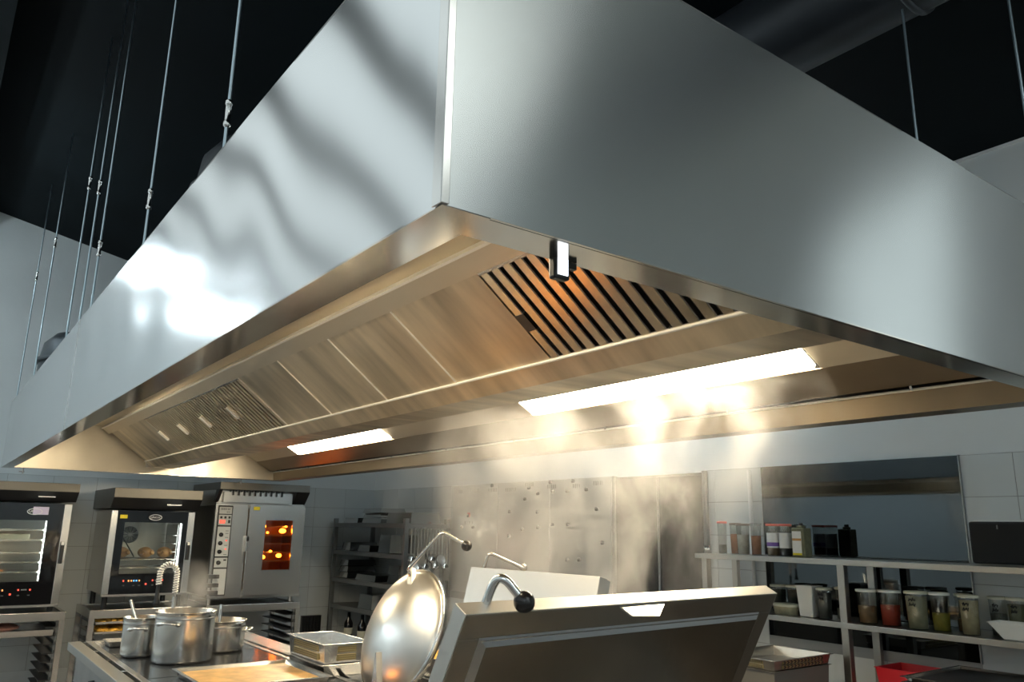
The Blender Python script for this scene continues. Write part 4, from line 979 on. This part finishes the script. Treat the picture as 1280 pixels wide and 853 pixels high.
MB().add([(-.05,-.14,0),(.05,-.14,0),(.05,.09,0),(-.05,.09,0),(-.065,-.2,.075),(.065,-.2,.075),(.065,.15,.075),(-.065,.15,.075)], ((3,2,1,0),(0,1,5,4),(1,2,6,5),(2,3,7,6),(3,0,4,7))).obj('tub_body', 'white', sc, bevel=.004)
MB().box((-.068, -.203, .072), (.068, -.197, .079)).box((-.068, .147, .072), (.068, .153, .079)).box((-.068, -.2, .072), (-.062, .15, .079)).box((.062, -.2, .072), (.068, .15, .079)).obj('tub_rim', 'white', sc)
# loudspeaker on the upper shelf
sp = thing('loudspeaker', 'black rounded loudspeaker with thin white frame on the upper shelf at right', 'speaker', (4.42, 1.72, ZU))
MB().box((-.02, -.24, 0), (.11, .24, .225)).obj('speaker_frame', 'white', sp, bevel=.03)
MB().box((-.026, -.2325, .008), (.0, .2325, .217)).obj('speaker_grille', 'black_matte', sp, bevel=.012)
MB().box((-.028, .09, .18), (-.025, .096, .2)).obj('status_mark', 'grey_metal', sp)
# things on the counter
gn('deep_steel_pan', 'deep steel pan under the perforated tray on the right counter', (3.70, 2.68), (4.22, 3.06), .701, .90, False, 'bin_grey', .012)
gn('perforated_tray', 'perforated steel tray on top of the deep pan on the right counter', (3.69, 2.67), (4.23, 3.07), .901, .955, True, 'steel_mid', .014, hole='black')
rc = thing('red_crate', 'red plastic crate on the counter behind the steel trays', 'crate', (4.42, 2.0, .701))
open_box(MB(), -.0, .27, .0, .54, 0, .185, .004, .02, .006).obj('crate_body', 'red', rc)
sbn = thing('steel_bin', 'steel bin under the dark baking tray on the right counter', 'bin', (3.95, 1.45, .701))
open_box(MB(), 0, .44, 0, .5, 0, .20, .003, .01, .012).obj('bin_body', 'steel', sbn)
for i in range(2):
    t = thing('baking_tray', ('lower' if i == 0 else 'upper')+' dark baking tray with bright rim at the lower right', 'tray', (3.87+.01*i, 1.36+.01*i, .912+.022*i), 0, 'baking trays at the lower right')
    open_box(MB(), 0, .56, 0, .72, 0, .016, .003, .012, .014).obj('tray_body', 'steel_bright', t)
    MB().box((.012, .012, .004), (.548, .708, .008)).obj('tray_sheet', 'black', t)
tag(MB().box((4.0, 2.0, .701), (4.3, 2.3, .74)).obj('cutting_board', 'white', bevel=.004), 'white board on the right counter below the shelf post', 'board')

# ------------------------------------------------------------------ steam
def steam_mat(name, dens, ctr, rad, z0, z1, scale, col=(.96, .95, .93), topf=.3):
    m, n, l = mat(name); n.remove(n['Principled BSDF'])
    tc = n.new('ShaderNodeTexCoord'); geo = n.new('ShaderNodeSeparateXYZ'); l.new(tc.outputs['Object'], geo.inputs[0])
    def math(op, a, b=None, c=None):
        x = n.new('ShaderNodeMath'); x.operation = op
        for i, v in enumerate((a, b, c)):
            if v is None: continue
            if isinstance(v, (int, float)): x.inputs[i].default_value = v
            else: l.new(v, x.inputs[i])
        return x.outputs[0]
    # domain warp
    nw = n.new('ShaderNodeTexNoise'); nw.inputs['Scale'].default_value = scale*.55; nw.inputs['Detail'].default_value = 1
    l.new(tc.outputs['Object'], nw.inputs['Vector'])
    sub = n.new('ShaderNodeVectorMath'); sub.operation = 'SUBTRACT'; sub.inputs[1].default_value = (.5, .5, .5); l.new(nw.outputs['Color'], sub.inputs[0])
    scv = n.new('ShaderNodeVectorMath'); scv.operation = 'SCALE'; scv.inputs[3].default_value = rad*.9; l.new(sub.outputs[0], scv.inputs[0])
    add = n.new('ShaderNodeVectorMath'); add.operation = 'ADD'; l.new(tc.outputs['Object'], add.inputs[0]); l.new(scv.outputs[0], add.inputs[1])
    mp = n.new('ShaderNodeMapping'); mp.inputs['Scale'].default_value = (1, 1, .55); l.new(add.outputs[0], mp.inputs[0])
    nz = n.new('ShaderNodeTexNoise'); nz.inputs['Scale'].default_value = scale; nz.inputs['Detail'].default_value = 6; nz.inputs['Roughness'].default_value = .6
    l.new(mp.outputs[0], nz.inputs['Vector'])
    s2 = n.new('ShaderNodeSeparateXYZ'); l.new(add.outputs[0], s2.inputs[0])
    zz = math('DIVIDE', math('SUBTRACT', geo.outputs[2], z0), z1-z0)
    total = None
    for (cx, cy, dx, dy, r0, r1, wgt) in ctr:
        px = math('SUBTRACT', s2.outputs[0], math('MULTIPLY_ADD', zz, dx, cx)); py = math('SUBTRACT', s2.outputs[1], math('MULTIPLY_ADD', zz, dy, cy))
        d2 = math('ADD', math('MULTIPLY', px, px), math('MULTIPLY', py, py))
        rr = math('MULTIPLY_ADD', zz, r1-r0, r0)
        q = math('DIVIDE', d2, math('MULTIPLY', rr, rr))
        g = math('MULTIPLY', math('POWER', 2.718, math('MULTIPLY', q, -1.0)), wgt)
        total = g if total is None else math('ADD', total, g)
    th = n.new('ShaderNodeMapRange'); th.inputs[1].default_value = .44; th.inputs[2].default_value = .66; l.new(nz.outputs[0], th.inputs[0])
    edge = n.new('ShaderNodeMapRange'); edge.inputs[1].default_value = 0; edge.inputs[2].default_value = .12; l.new(zz, edge.inputs[0])
    top = n.new('ShaderNodeMapRange'); top.inputs[1].default_value = .45; top.inputs[2].default_value = 1; top.inputs[3].default_value = 1; top.inputs[4].default_value = topf; l.new(zz, top.inputs[0])
    de = math('MULTIPLY', math('MULTIPLY', math('MULTIPLY', math('MULTIPLY', total, th.outputs[0]), top.outputs[0]), edge.outputs[0]), dens)
    v = n.new('ShaderNodeVolumeScatter'); v.inputs['Color'].default_value = (*col, 1); v.inputs['Anisotropy'].default_value = .25
    l.new(de, v.inputs['Density']); l.new(v.outputs[0], n['Material Output'].inputs['Volume'])
    return m
def plume(name, lo, hi, m, label):
    o = MB().box(lo, hi).obj(name, m, kind='stuff'); o['label'] = label; o['category'] = 'steam'; return o
M['steam'] = steam_mat('steam', 3.1, [(2.02, 2.38, .1, .1, .15, .36, 1.0), (2.14, 2.30, .40, -.14, .07, .30, .9), (1.85, 2.75, .5, .6, .10, .36, .8), (2.2, 2.2, .55, -.35, .04, .30, .6)], .3, .95, 2.3, 5.4, topf=.34)
plume('steam_plume', (1.35, 1.55, .96), (2.90, 3.9, 2.19), M['steam'], 'warm lit steam rising from the tilting pans into the hood')
M['steam_pot'] = steam_mat('steam_pot', 4.5, [(1.25, 4.58, .10, .04, .08, .12, 1.0)], .12, 1.13, 1.42, 9, topf=0)
plume('pot_steam', (1.02, 4.38, 1.16), (1.62, 4.86, 1.42), M['steam_pot'], 'thin steam over the big stock pot')
S.cycles.volume_step_rate = 1.0
S.cycles.volume_bounces = 1
